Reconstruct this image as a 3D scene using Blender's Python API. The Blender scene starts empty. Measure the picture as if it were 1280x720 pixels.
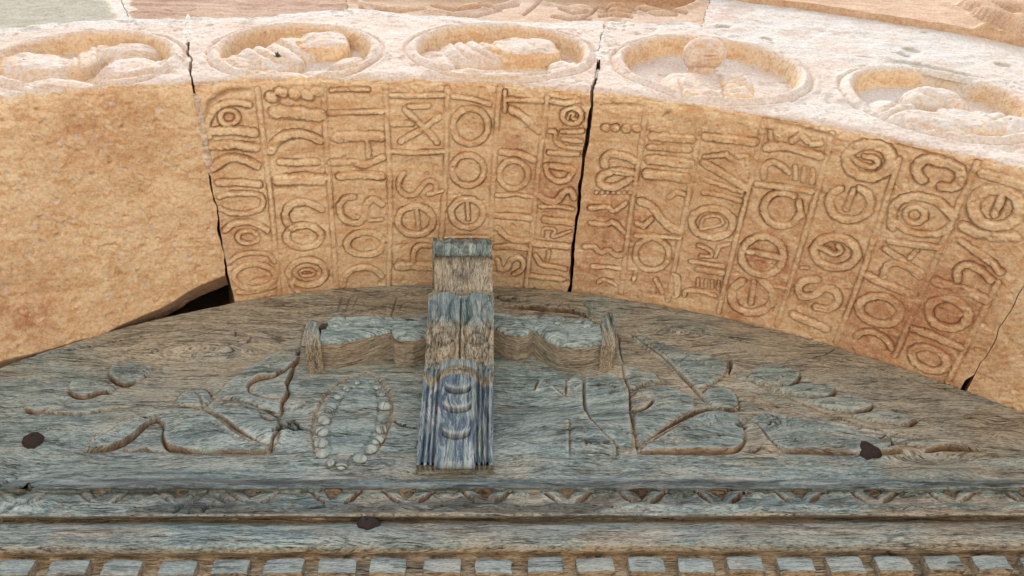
import bpy, math, random
import numpy as np
from mathutils import Matrix, Vector

C = bpy.context.scene
random.seed(4)
# ------------------------------------------------------------------ camera
FOC = 1000.0                       # focal length in photo pixels (1280 wide)
YA = np.array([-75.0, 1490.0, FOC]); YA /= np.linalg.norm(YA)
XA = np.array([1, .014, .054]); XA = XA - YA * (XA @ YA); XA /= np.linalg.norm(XA)
ZA = np.cross(XA, YA)
RW = np.array([XA, YA, ZA])        # rows: world axes seen in camera (right, down, forward)
CAM = np.array([0.0, 0.0, 1.6])
cd = bpy.data.cameras.new('camera'); cam = bpy.data.objects.new('camera', cd)
C.collection.objects.link(cam); C.camera = cam
cd.sensor_width = 36.0; cd.lens = FOC / 1280.0 * 36.0; cd.clip_start = .02; cd.clip_end = 500
r_, u_, b_ = RW @ [1, 0, 0], RW @ [0, -1, 0], RW @ [0, 0, -1]
cam.matrix_world = Matrix(((r_[0], u_[0], b_[0], CAM[0]), (r_[1], u_[1], b_[1], CAM[1]), (r_[2], u_[2], b_[2], CAM[2]), (0, 0, 0, 1)))

# ------------------------------------------------------------------ light
SUN_EL, SUN_AZ = math.radians(74), math.radians(200)     # azimuth measured from +Y clockwise
w = bpy.data.worlds.new('World'); C.world = w; w.use_nodes = True
nt = w.node_tree
bg = nt.nodes['Background']; sky = nt.nodes.new('ShaderNodeTexSky')
sky.sky_type = 'NISHITA'; sky.sun_disc = False; sky.sun_elevation = SUN_EL; sky.sun_rotation = SUN_AZ
sky.air_density = 1.3; sky.dust_density = 3.0
nt.links.new(sky.outputs[0], bg.inputs[0]); bg.inputs[1].default_value = .13
sl = bpy.data.lights.new('sun', 'SUN'); sl.energy = 1.5; sl.angle = math.radians(18); sl.color = (1, .95, .87)
so = bpy.data.objects.new('sun', sl); C.collection.objects.link(so)
sd = Vector((math.sin(SUN_AZ) * math.cos(SUN_EL), math.cos(SUN_AZ) * math.cos(SUN_EL), math.sin(SUN_EL)))
so.rotation_euler = sd.to_track_quat('Z', 'Y').to_euler(); so.location = (0, -4, 9)
C.view_settings.view_transform = 'Standard'; C.view_settings.look = 'None'
C.view_settings.exposure = 0.98; C.view_settings.gamma = 1.0

# ------------------------------------------------------------------ projection helpers
def proj(P):
    Q = (P - CAM) @ RW
    return 640 + FOC * Q[:, 0] / Q[:, 2], 360 + FOC * Q[:, 1] / Q[:, 2]
def on_y(px, py, y):
    r = RW @ np.array([px - 640, py - 360, FOC]); return CAM + r * y / r[1]

# ------------------------------------------------------------------ noise
def _hash(ix, iy, iz, seed):
    h = (ix.astype(np.int64) * 374761393 + iy.astype(np.int64) * 668265263 + iz.astype(np.int64) * 2147483647 + seed * 974634777) & 0xffffffff
    h = ((h ^ (h >> 13)) * 1274126177) & 0xffffffff
    h = ((h ^ (h >> 16)) * 2246822519) & 0xffffffff
    return ((h ^ (h >> 15)) & 0xffffff) / float(0xffffff) * 2 - 1
def vnoise(x, y, seed=0):
    x = np.asarray(x, float); y = np.asarray(y, float)
    ix = np.floor(x); iy = np.floor(y); fx = x - ix; fy = y - iy
    fx = fx * fx * fx * (fx * (fx * 6 - 15) + 10); fy = fy * fy * fy * (fy * (fy * 6 - 15) + 10)
    z = np.zeros_like(ix)
    a = _hash(ix, iy, z, seed); b = _hash(ix + 1, iy, z, seed); c = _hash(ix, iy + 1, z, seed); d = _hash(ix + 1, iy + 1, z, seed)
    return (a + (b - a) * fx) * (1 - fy) + (c + (d - c) * fx) * fy
def fbm(x, y, seed=0, octv=4, gain=.5):
    s = 0; a = 1; n = 0
    for k in range(octv):
        s = s + a * vnoise(x * 2 ** k + 13.1 * k, y * 2 ** k - 7.7 * k, seed + k * 17); n += a; a *= gain
    return s / n
def sst(x, a, b):
    t = np.clip((x - a) / (b - a), 0, 1); return t * t * (3 - 2 * t)

# ------------------------------------------------------------------ object helpers
def link(o, parent=None):
    C.collection.objects.link(o)
    if parent is not None: o.parent = parent
    return o
def thing(name, label, cat, loc=(0, 0, 0), group=None):
    o = bpy.data.objects.new(name, None); o.location = loc; o.empty_display_size = .1; link(o)
    o['label'] = label; o['category'] = cat
    if group: o['group'] = group
    return o
def mesh_np(name, V, Q, mat, parent=None, attrs=None, normals=None, vecs=None, smooth=True):
    """V (n,3) world positions, Q (m,4) quads"""
    me = bpy.data.meshes.new(name)
    off = np.array(parent_world(parent)) if parent is not None else np.zeros(3)
    me.vertices.add(len(V)); me.vertices.foreach_set('co', (V - off).astype(np.float32).ravel())
    me.loops.add(Q.size); me.loops.foreach_set('vertex_index', Q.astype(np.int32).ravel())
    me.polygons.add(len(Q)); me.polygons.foreach_set('loop_start', np.arange(0, Q.size, Q.shape[1], dtype=np.int32))
    me.polygons.foreach_set('use_smooth', np.full(len(Q), smooth))
    me.update(calc_edges=True)
    for k, a in (attrs or {}).items():
        at = me.attributes.new(k, 'FLOAT', 'POINT'); at.data.foreach_set('value', a.astype(np.float32))
    for k, a in (vecs or {}).items():
        at = me.attributes.new(k, 'FLOAT_VECTOR', 'POINT'); at.data.foreach_set('vector', a.astype(np.float32).ravel())
    if normals is not None: me.normals_split_custom_set_from_vertices(normals.astype(np.float32))
    me.materials.append(mat)
    return link(bpy.data.objects.new(name, me), parent)
def parent_world(p):
    l = Vector((0, 0, 0))
    while p is not None: l = l + p.location; p = p.parent
    return l

# ------------------------------------------------------------------ materials
class NB:
    def __init__(s, name):
        s.m = bpy.data.materials.new(name); s.m.use_nodes = True; s.t = s.m.node_tree; s.b = s.t.nodes['Principled BSDF']
    def n(s, typ, ins=None, **kw):
        x = s.t.nodes.new(typ)
        for k, v in kw.items(): setattr(x, k, v)
        for k, v in (ins or {}).items(): s.set(x.inputs[k], v)
        return x
    def set(s, sock, v):
        if hasattr(v, 'is_linked') or hasattr(v, 'links'): s.t.links.new(v, sock)
        elif isinstance(v, (tuple, list)) and len(v) == 3 and sock.type == 'RGBA': sock.default_value = (*v, 1)
        else: sock.default_value = v
    def noise(s, vec, scale, det=4, rough=.55, dist=0):
        return s.n('ShaderNodeTexNoise', {'Vector': vec, 'Scale': scale, 'Detail': det, 'Roughness': rough, 'Distortion': dist}).outputs['Fac']
    def ramp(s, f, a, b, x=0., y=1.):
        return s.n('ShaderNodeMapRange', {0: f, 1: a, 2: b, 3: x, 4: y}).outputs[0]
    def mix(s, f, a, b, mode='MIX'):
        x = s.n('ShaderNodeMix', data_type='RGBA', blend_type=mode)
        s.set(x.inputs[0], f); s.set(x.inputs[6], a); s.set(x.inputs[7], b); return x.outputs[2]
    def math(s, op, a, b=0.):
        return s.n('ShaderNodeMath', {0: a, 1: b}, operation=op).outputs[0]
    def attr(s, name, vec=False):
        return s.n('ShaderNodeAttribute', attribute_name=name).outputs['Vector' if vec else 'Fac']
    def scale(s, vec, v):
        return s.n('ShaderNodeVectorMath', {0: vec, 1: v}, operation='MULTIPLY').outputs[0]
    def bump(s, hs):
        prev = None
        for h, st, d in hs:
            x = s.n('ShaderNodeBump', {'Height': h, 'Strength': st, 'Distance': d})
            if prev is not None: s.t.links.new(prev, x.inputs['Normal'])
            prev = x.outputs[0]
        s.t.links.new(prev, s.b.inputs['Normal'])

def stone_material():
    k = NB('sandstone')
    co = k.n('ShaderNodeTexCoord').outputs['Object']
    big = k.noise(co, 3.0, 5, .6); med = k.noise(co, 14, 6, .65, .4); fine = k.noise(co, 110, 4, .7); grit = k.noise(co, 420, 2, .6)
    lay = k.noise(k.scale(co, (1.5, 8, 8)), 6, 5, .6, .3)
    base = k.mix(k.ramp(big, .40, .60), (.69, .47, .265), (.85, .655, .425))
    base = k.mix(k.ramp(med, .46, .60, 0, .55), base, (.88, .70, .47))
    base = k.mix(k.ramp(lay, .49, .60, 0, .85), base, (.68, .41, .21))
    base = k.mix(k.ramp(k.noise(k.scale(co, (2.2, 10, 10)), 7, 7, .7, .5), .54, .64, 0, .5), base, (.92, .77, .54))
    pale = k.math('MULTIPLY', k.ramp(k.noise(co, 38, 5, .7, .8), .56, .66), k.attr('pale'))
    base = k.mix(pale, base, (.95, .83, .62))
    red = k.math('MULTIPLY', k.attr('red'), k.ramp(k.noise(co, 26, 6, .75, .5), .36, .60))
    base = k.mix(k.math('MINIMUM', red, .9), base, k.mix(k.ramp(med, .4, .65), (.46, .19, .09), (.60, .31, .16)))
    gl = k.math('MULTIPLY', k.attr('grime'), k.ramp(k.noise(co, 55, 4, .7), .30, .62, .35, 1.))
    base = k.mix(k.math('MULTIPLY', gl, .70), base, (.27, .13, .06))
    # limewash / bleached skin of the outer face
    wn = k.noise(co, 9, 7, .68, .6)
    white = k.mix(k.ramp(wn, .38, .62), (.69, .55, .455), (.75, .675, .60))
    white = k.mix(k.ramp(k.noise(co, 46, 6, .75, .3), .52, .70, 0, .55), white, (.66, .42, .29))
    white = k.mix(k.ramp(k.noise(co, 22, 6, .7, 1.), .56, .64, 0, .5), white, (.90, .89, .86))
    white = k.mix(k.ramp(k.noise(k.scale(co, (1, 1, 3)), 30, 7, .75, .6), .52, .66, 0, .45), white, (.62, .46, .36))
    c = k.mix(k.attr('wash'), base, white)
    c = k.mix(k.math('MULTIPLY', k.attr('lime'), k.ramp(k.noise(co, 12, 7, .7, .5), .36, .5, .25, 1.)), c, (.70, .685, .64))
    gr = k.n('ShaderNodeAttribute', attribute_name='grey').outputs['Fac']
    c = k.mix(gr, c, k.mix(k.ramp(med, .35, .65), (.37, .37, .29), (.46, .45, .37)))
    c = k.mix(k.attr('brown'), c, k.mix(k.ramp(big, .4, .65), (.40, .245, .17), (.53, .36, .26)))
    c = k.mix(k.ramp(fine, .34, .56, .5, 0), c, (.52, .38, .28), 'MULTIPLY')
    c = k.mix(k.ramp(grit, .52, .68, 0, .30), c, (.97, .88, .72))
    pit = k.ramp(k.noise(co, 75, 2, .5), .70, .76)
    c = k.mix(k.math('MULTIPLY', pit, .45), c, (.22, .11, .05))
    k.set(k.b.inputs['Base Color'], c); k.b.inputs['Roughness'].default_value = .92
    k.b.inputs['Specular IOR Level'].default_value = .2
    k.bump([(k.noise(co, 60, 8, .72, .3), .5, .0032), (fine, .7, .0014), (k.noise(co, 26, 5, .6, .5), .25, .006)])
    return k.m

def wood_material():
    k = NB('weathered_oak')
    oi = k.n('ShaderNodeObjectInfo').outputs['Random']
    g = k.attr('gc', True)
    sh = k.n('ShaderNodeCombineXYZ', {0: k.math('MULTIPLY', oi, 7.), 1: 0., 2: k.math('MULTIPLY', oi, 3.)}).outputs[0]
    g = k.n('ShaderNodeVectorMath', {0: g, 1: sh}, operation='ADD').outputs[0]
    s1 = k.noise(k.scale(g, (5, 20, 44)), 1, 7, .66, .5)          # broad growth bands
    s2 = k.noise(k.scale(g, (20, 60, 210)), 1, 5, .70, .35)        # grain lines
    s3 = k.noise(k.scale(g, (75, 180, 520)), 1, 3, .70, .3)       # fine fibres
    pat = k.noise(k.scale(g, (2.4, 5, 7)), 1, 7, .66, .7)         # patches
    pat2 = k.noise(k.scale(g, (6, 9, 18)), 1, 7, .70, .9)
    tan = k.mix(k.ramp(s1, .38, .62), (.30, .262, .190), (.49, .435, .325))
    blue = k.mix(k.ramp(s1, .38, .62), (.145, .218, .222), (.365, .455, .430))
    ba = k.math('ADD', k.ramp(pat, .34, .56), k.attr('blue'))
    ba = k.n('ShaderNodeClamp', {0: ba}).outputs[0]
    c = k.mix(ba, tan, blue)
    c = k.mix(k.ramp(pat2, .52, .66, 0, .40), c, (.52, .48, .39))
    c = k.mix(k.math('MULTIPLY', k.ramp(pat2, .46, .36, 0, 1), k.ramp(s2, .58, .45, .0, .65)), c, (.075, .088, .098))
    oc = k.n('ShaderNodeClamp', {0: k.math('MULTIPLY', k.attr('ochre'), k.ramp(s1, .2, .6, .8, 1.))}).outputs[0]
    c = k.mix(oc, c, k.mix(k.ramp(s2, .40, .60), (.36, .235, .13), (.54, .40, .235)))
    c = k.mix(k.ramp(s2, .46, .36, 0, .48), c, (.075, .070, .062))
    c = k.mix(k.ramp(s2, .55, .66, 0, .38), c, (.70, .69, .62))
    c = k.mix(k.ramp(s3, .47, .38, 0, .70), c, (.045, .045, .045))
    dash = k.math('MULTIPLY', k.ramp(k.noise(k.scale(g, (34, 90, 330)), 1, 2, .6, .2), .60, .66), k.ramp(pat2, .40, .56))
    c = k.mix(k.math('MULTIPLY', dash, .6), c, (.04, .038, .036))
    c = k.mix(k.ramp(s3, .54, .64, 0, .42), c, (.70, .69, .64))
    pb = k.attr('paint')
    pc = k.mix(k.ramp(s2, .42, .6), (.048, .080, .122), (.145, .205, .262))
    flake = k.ramp(k.noise(k.scale(g, (16, 60, 75)), 1, 6, .74, .4), .50, .60)
    pc = k.mix(k.math('MULTIPLY', flake, .85), pc, (.50, .55, .57))
    c = k.mix(pb, c, pc)
    wk = k.noise(k.scale(g, (5, 20, 260)), 1, 2, .5, .25)         # thin drying splits
    seg = k.ramp(k.noise(k.scale(g, (7, 20, 30)), 1, 3, .6), .50, .56)
    ck = k.math('MULTIPLY', k.ramp(k.math('ABSOLUTE', k.math('SUBTRACT', wk, .5)), .0, .022, 1, 0), seg)
    c = k.mix(k.math('MULTIPLY', ck, .85), c, (.025, .022, .020))
    c = k.mix(k.math('MULTIPLY', k.attr('worn'), k.ramp(s2, .34, .56, .35, 1.)), c, (.60, .62, .58))
    c = k.mix(k.attr('cut'), c, k.mix(k.ramp(s2, .4, .6), (.115, .066, .036), (.24, .145, .08)))  # brown of carved steps: dirt in the cut plus painted undercut shade
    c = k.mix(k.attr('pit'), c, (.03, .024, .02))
    k.set(k.b.inputs['Base Color'], c); k.b.inputs['Roughness'].default_value = .85
    k.b.inputs['Specular IOR Level'].default_value = .25
    k.bump([(s1, .5, .007), (s2, .8, .0030), (s3, .8, .0014), (k.math('SUBTRACT', 1., ck), 1., .004)])
    return k.m

def plain_material(name, c1, c2, scale=20, rough=.9, bump=.004):
    k = NB(name); co = k.n('ShaderNodeTexCoord').outputs['Object']
    a = k.noise(co, scale, 6, .65, .3)
    k.set(k.b.inputs['Base Color'], k.mix(k.ramp(a, .35, .65), c1, c2)); k.b.inputs['Roughness'].default_value = rough
    k.bump([(a, .7, bump), (k.noise(co, scale * 6, 4, .7), .6, bump * .3)]); return k.m

STONE = stone_material(); WOOD = wood_material()
MORTAR = plain_material('lime_mortar', (.50, .36, .25), (.80, .69, .56), 60)
LIME = plain_material('white_mortar', (.66, .62, .55), (.86, .85, .80), 70)
IRON = plain_material('rusted_iron', (.012, .010, .010), (.075, .045, .036), 45, .75, .006)
PAVE = plain_material('pale_paving', (.60, .51, .40), (.72, .63, .51), 3)
DARK = plain_material('shaded_rubble', (.10, .07, .05), (.20, .14, .09), 9)
DOOR = plain_material('door_wood', (.10, .075, .05), (.19, .15, .10), 12)
WALL = plain_material('wall_ashlar', (.55, .38, .23), (.70, .56, .42), 4)

# ------------------------------------------------------------------ sheets
class Sheet:
    """a parametric surface F(u, v) sampled on a grid, raised by a height field"""
    def __init__(s, U, V, F, G=None):
        s.U, s.V, s.F = np.asarray(U, float), np.asarray(V, float), F
        uu, vv = np.meshgrid(s.U, s.V, indexing='ij'); s.nu, s.nv = uu.shape
        s.u, s.v = uu.ravel(), vv.ravel()
        s.P = F(s.u, s.v); s.h = np.zeros(len(s.u)); s.lab = np.zeros(len(s.u), int)
        s.G = G or (lambda u, v: (u, v)); s.a, s.b = s.G(s.u, s.v)
        g = s.P.reshape(s.nu, s.nv, 3); du = np.gradient(g, axis=0); dv = np.gradient(g, axis=1)
        n = np.cross(du, dv).reshape(-1, 3); n /= np.linalg.norm(n, axis=1)[:, None] + 1e-12
        n[np.einsum('ij,ij->i', n, CAM - s.P) < 0] *= -1
        s.N = n; s.attrs = {}
        s.px, s.py = proj(s.P)
    def inv(s, pts):
        """photo pixels -> feature coordinates on the undisturbed surface"""
        pts = np.asarray(pts, float)
        st = max(1, s.nu // 160), max(1, s.nv // 60)
        idx = (np.arange(0, s.nu, st[0])[:, None] * s.nv + np.arange(0, s.nv, st[1])[None]).ravel()
        d = (s.px[idx][None] - pts[:, :1]) ** 2 + (s.py[idx][None] - pts[:, 1:]) ** 2
        k = idx[np.argmin(d, 1)]; u, v = s.u[k].copy(), s.v[k].copy(); e = 1e-4
        eu, ev = (s.U[-1] - s.U[0]) * e, (s.V[-1] - s.V[0]) * e
        for _ in range(7):
            x0, y0 = proj(s.F(u, v)); x1, y1 = proj(s.F(u + eu, v)); x2, y2 = proj(s.F(u, v + ev))
            a, b, c, dd = (x1 - x0) / eu, (x2 - x0) / ev, (y1 - y0) / eu, (y2 - y0) / ev
            rx, ry = pts[:, 0] - x0, pts[:, 1] - y0; det = a * dd - b * c; det[np.abs(det) < 1e-9] = 1e-9
            u = u + np.clip((rx * dd - ry * b) / det, -(s.U[-1] - s.U[0]) * .1, (s.U[-1] - s.U[0]) * .1)
            v = v + np.clip((a * ry - c * rx) / det, -(s.V[-1] - s.V[0]) * .1, (s.V[-1] - s.V[0]) * .1)
            u = np.clip(u, s.U[0] - .3 * (s.U[-1] - s.U[0]), s.U[-1] + .3 * (s.U[-1] - s.U[0]))
            v = np.clip(v, s.V[0] - .3 * (s.V[-1] - s.V[0]), s.V[-1] + .3 * (s.V[-1] - s.V[0]))
        return np.stack(s.G(u, v), 1)
    def near(s, Q, rad, mask=None):
        m = (s.a > Q[:, 0].min() - rad) & (s.a < Q[:, 0].max() + rad) & (s.b > Q[:, 1].min() - rad) & (s.b < Q[:, 1].max() + rad)
        if mask is not None: m &= mask
        return np.nonzero(m)[0]
    def dist(s, Q, idx):
        """distance, signed side, relative position along the polyline"""
        a, b = s.a[idx], s.b[idx]; best = np.full(len(idx), 1e9); side = np.zeros(len(idx)); tt = np.zeros(len(idx))
        L = np.hypot(*(Q[1:] - Q[:-1]).T); cum = np.r_[0, np.cumsum(L)]; tot = cum[-1] + 1e-9
        for i in range(len(Q) - 1):
            d = Q[i + 1] - Q[i]; l2 = d @ d + 1e-12
            t = np.clip(((a - Q[i, 0]) * d[0] + (b - Q[i, 1]) * d[1]) / l2, 0, 1)
            ex, ey = a - Q[i, 0] - t * d[0], b - Q[i, 1] - t * d[1]; q = np.hypot(ex, ey); m = q < best
            best[m] = q[m]; side[m] = np.sign(d[0] * ey - d[1] * ex)[m]; tt[m] = ((cum[i] + t * L[i]) / tot)[m]
        return best, side, tt
    def normals(s, P):
        g = P.reshape(s.nu, s.nv, 3); du = np.gradient(g, axis=0); dv = np.gradient(g, axis=1)
        n = np.cross(du, dv).reshape(-1, 3); n /= np.linalg.norm(n, axis=1)[:, None] + 1e-12
        m = np.einsum('ij,ij->i', n, s.N) < 0; n[m] *= -1; return n
    def emit(s, name, mat, parent, subs=None, vecs=None, keep=None, skirt=(0, 0, 0, 0), labels=None):
        """build the main mesh and one mesh for every label > 0; skirt: depth of walls at u0,u1,v0,v1"""
        P = s.P + s.N * s.h[:, None]; Nn = s.normals(P)
        idx = np.arange(s.nu * s.nv).reshape(s.nu, s.nv)
        q = np.stack([idx[:-1, :-1], idx[1:, :-1], idx[1:, 1:], idx[:-1, 1:]], -1).reshape(-1, 4)
        du = P[idx[1, 0]] - P[idx[0, 0]]; dv = P[idx[0, 1]] - P[idx[0, 0]]
        mid = idx[s.nu // 2, s.nv // 2]
        c = np.cross(P[mid + s.nv] - P[mid], P[mid + 1] - P[mid])
        if c @ s.N[mid] < 0: q = q[:, ::-1]
        fl = s.lab[q].max(1)
        if keep is not None: kk = keep[q].all(1); q = q[kk]; fl = fl[kk]
        out = {}
        for L in np.unique(fl):
            qq = q[fl == L]
            if L > 0 and len(qq) < 12: continue
            us, inv = np.unique(qq, return_inverse=True)
            V = P[us]; N = Nn[us]; qi = inv.reshape(-1, 4)
            at = {k: v[us] for k, v in s.attrs.items()}; ve = {k: v[us] for k, v in (vecs or {}).items()}
            if L == 0:
                extraV, extraN, extraQ = [], [], []; base = len(V); m = {int(g): i for i, g in enumerate(us)}
                src = []
                for e, dep in zip((idx[0, :], idx[-1, :], idx[:, 0], idx[:, -1]), skirt):
                    if not dep: continue
                    b0 = base + sum(len(x) for x in extraV)
                    pv = P[e]; nn = s.N[e]
                    extraV.append(np.r_[pv, pv - nn * dep]); src.append(np.r_[e, e])
                    extraN.append(np.r_[nn, nn] * 0 + 0); n = len(e)
                    i = np.arange(n - 1); extraQ.append(np.stack([b0 + i, b0 + i + 1, b0 + n + i + 1, b0 + n + i], 1))
                if extraV:
                    sr = np.concatenate(src); V = np.r_[V, np.concatenate(extraV)]; qi = np.r_[qi, np.concatenate(extraQ)]
                    at = {k: np.r_[v, s.attrs[k][sr]] for k, v in at.items()}; ve = {k: np.r_[v, vecs[k][sr]] for k, v in ve.items()}
                    # flat-ish normals of the skirt: perpendicular to both edge direction and depth
                    xs = []; flip = []
                    for ei, EV in enumerate(extraV):
                        n = len(EV) // 2; t = np.gradient(EV[:n], axis=0); dd = EV[n:] - EV[:n]; x = np.cross(t, dd)
                        x /= np.linalg.norm(x, axis=1)[:, None] + 1e-12; ctr = P.mean(0)
                        if ((EV[:n].mean(0) - ctr) @ x.mean(0)) < 0: x = -x
                        qk = extraQ[ei][len(extraQ[ei]) // 2]; A4 = V[qk]; gn = np.cross(A4[1] - A4[0], A4[2] - A4[0])
                        if gn @ x[n // 2] < 0: flip.append(ei)
                        xs += [x, x]
                    N = np.r_[N, np.concatenate(xs)]
                    nb = len(inv.reshape(-1, 4)); o_ = nb
                    for ei, eq in enumerate(extraQ):
                        if ei in flip: qi[o_:o_ + len(eq)] = qi[o_:o_ + len(eq)][:, ::-1]
                        o_ += len(eq)
            nm = name if L == 0 else labels[L][0]
            par = parent if L == 0 else (subs or out[0])
            if 'gc' in ve and name in ('carved_board', 'beam_face'): ve['gc'] = np.stack([ve['gc'][:, 0], V[:, 1] * .5, ve['gc'][:, 2] + (V[:, 1] - ve['gc'][:, 1]) * .35], 1)
            o = mesh_np(nm, V, qi, mat, par, at, N, ve); out[L] = o
            if L > 0 and labels[L][1]: o['label'] = labels[L][1]
        return out

# relief brushes ------------------------------------------------------
def chaikin(Q, it=2):
    if len(Q) < 4: return Q
    for _ in range(it):
        a, b = Q[:-1], Q[1:]; M = np.empty((2 * len(a), 2)); M[0::2] = .78 * a + .22 * b; M[1::2] = .22 * a + .78 * b; M = np.r_[Q[:1], M[1:-1], Q[-1:]]; Q = M
    return Q
def band(S, pts, hw, H=.0074, lab=0, mask=None, groove=.0058, store=None, conv=None, soft=.30):
    """raised rounded band with an incised outline"""
    Q = chaikin((conv or S.inv)(pts)); i = S.near(Q, hw * 2.2 + .006, mask)
    if not len(i): return
    d, sd_, t = S.dist(Q, i)
    d = d + hw * (.17 * vnoise(S.a[i] * 55, S.b[i] * 55, 801) + .18 * vnoise(S.a[i] * 150, S.b[i] * 150, 802))
    H = H * (.75 + .5 * vnoise(S.a[i] * 14, S.b[i] * 14, 803)); groove = groove * np.clip(.9 + .75 * vnoise(S.a[i] * 26, S.b[i] * 26, 804), .2, 1.6)
    prof = sst(d, hw * 1.15, hw * (1 - soft))
    S.up[i] = np.maximum(S.up[i], H * prof)
    S.gr[i] = np.maximum(S.gr[i], groove * 1.15 * np.exp(-((d - hw * 1.28) / .0022) ** 2))
    if lab: k = i[d < hw * 1.15]; S.lab[k] = lab
def cut(S, pts, wd, dep, mask=None, conv=None, attr=None, amt=1.):
    Q = (conv or S.inv)(pts); i = S.near(Q, wd * 3, mask)
    if not len(i): return
    d, sd_, t = S.dist(Q, i)
    k = np.exp(-(d / wd) ** 2) * np.clip(np.minimum(t, 1 - t) * 10 + .35, 0, 1)
    S.gr[i] = np.maximum(S.gr[i], dep * k)
    if attr: S.attrs[attr][i] = np.maximum(S.attrs[attr][i], amt * k)
def ledge(S, pts, side, H, W, conv=None, ochre=.8, ramp=.0022, lab=0):
    """carved edge: wood stands H proud on one side of the line and sinks back over W"""
    Q = chaikin((conv or S.inv)(pts)); W = W * 1.7; i = S.near(Q, W + .01); H = H * 1.35; ochre = ochre * (1 if H > .0085 else .55)
    if not len(i): return
    d, sg, t = S.dist(Q, i); sgn = d * sg * side
    tap = np.clip(np.minimum(t, 1 - t) * 7, 0, 1) ** .7 if len(Q) > 30 else np.clip(np.sin(math.pi * t), 0, 1) ** .36
    tap = tap * np.clip(.95 + .28 * vnoise(S.a[i] * 40, S.b[i] * 40, 77), .3, 1.1)
    hi = np.where(sgn > 0, np.clip(1 - d / W, 0, 1) ** 1.3, 0) * sst(sgn, -ramp * .2, ramp) * H * tap
    S.st[i] = np.maximum(S.st[i], hi)
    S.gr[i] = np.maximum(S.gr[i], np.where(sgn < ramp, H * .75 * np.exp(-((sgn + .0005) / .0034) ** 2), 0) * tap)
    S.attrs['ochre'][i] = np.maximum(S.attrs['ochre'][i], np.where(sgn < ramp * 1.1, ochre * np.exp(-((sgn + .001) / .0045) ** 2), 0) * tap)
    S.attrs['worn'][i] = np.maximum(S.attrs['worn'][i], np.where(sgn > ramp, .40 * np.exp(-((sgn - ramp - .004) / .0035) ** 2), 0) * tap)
    S.attrs['cut'][i] = np.maximum(S.attrs['cut'][i], .95 * min(1, H / .011) ** 2 * np.clip(sst(sgn, -.0032 * tap - .0008, -.0004) * sst(sgn, ramp + .001, ramp * .5), 0, 1) * tap)  # brown step face: cut dirt that also paints in the undercut's shade
    S.attrs['pit'][i] = np.maximum(S.attrs['pit'][i], .6 * min(1, H / .012) * np.exp(-((sgn + .0008) / .0013) ** 2) * tap)  # dark line just below the step, dirt and painted shade together
    if lab: k = i[(sgn > 0) & (d < W)]; S.lab[k] = lab
def inside_poly(a, b, Q):
    c = np.zeros(len(a), bool); n = len(Q)
    for i in range(n):
        (x0, y0), (x1, y1) = Q[i], Q[(i + 1) % n]; m = (y0 > b) != (y1 > b)
        if abs(y1 - y0) > 1e-12: c ^= m & (a < (x1 - x0) * (b - y0) / (y1 - y0) + x0)
    return c
def plateau(S, pts, H, edge=.006, dome=.4, blue=.5):
    """a leaf left standing above the ground of the carving, rounded towards its edge"""
    Q = chaikin(S.inv(list(pts) + [pts[0]])); i = S.near(Q, .016); ins = inside_poly(S.a[i], S.b[i], Q[:-1]); o = i[~ins]; i = i[ins]
    if not len(i): return
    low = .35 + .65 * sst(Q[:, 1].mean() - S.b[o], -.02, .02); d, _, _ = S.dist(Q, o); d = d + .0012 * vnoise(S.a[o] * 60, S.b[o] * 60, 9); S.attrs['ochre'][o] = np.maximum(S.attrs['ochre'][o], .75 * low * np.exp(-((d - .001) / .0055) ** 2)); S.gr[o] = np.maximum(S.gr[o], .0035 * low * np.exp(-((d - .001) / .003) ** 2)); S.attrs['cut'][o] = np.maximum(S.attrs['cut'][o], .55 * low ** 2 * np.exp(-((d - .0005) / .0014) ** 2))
    d, _, _ = S.dist(Q, i); m = d.max(); v = H * (sst(d, -.001, edge) * (1 - dome) + dome * np.sqrt(np.clip(1 - (1 - d / m) ** 2, 0, 1)))
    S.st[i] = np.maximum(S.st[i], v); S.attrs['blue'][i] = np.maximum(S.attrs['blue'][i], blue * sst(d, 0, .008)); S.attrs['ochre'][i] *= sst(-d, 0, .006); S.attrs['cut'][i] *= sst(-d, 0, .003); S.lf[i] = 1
    S.attrs['worn'][i] = np.maximum(S.attrs['worn'][i], .28 * np.exp(-((d - .005) / .006) ** 2))
def ell(cx, cy, rx, ry, rot=0, a0=0, a1=360, n=30):
    a = np.radians(np.linspace(a0, a1, n)); c, s_ = math.cos(math.radians(rot)), math.sin(math.radians(rot))
    x, y = rx * np.cos(a), ry * np.sin(a); return np.stack([cx + x * c - y * s_, cy + x * s_ + y * c], 1)

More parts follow.
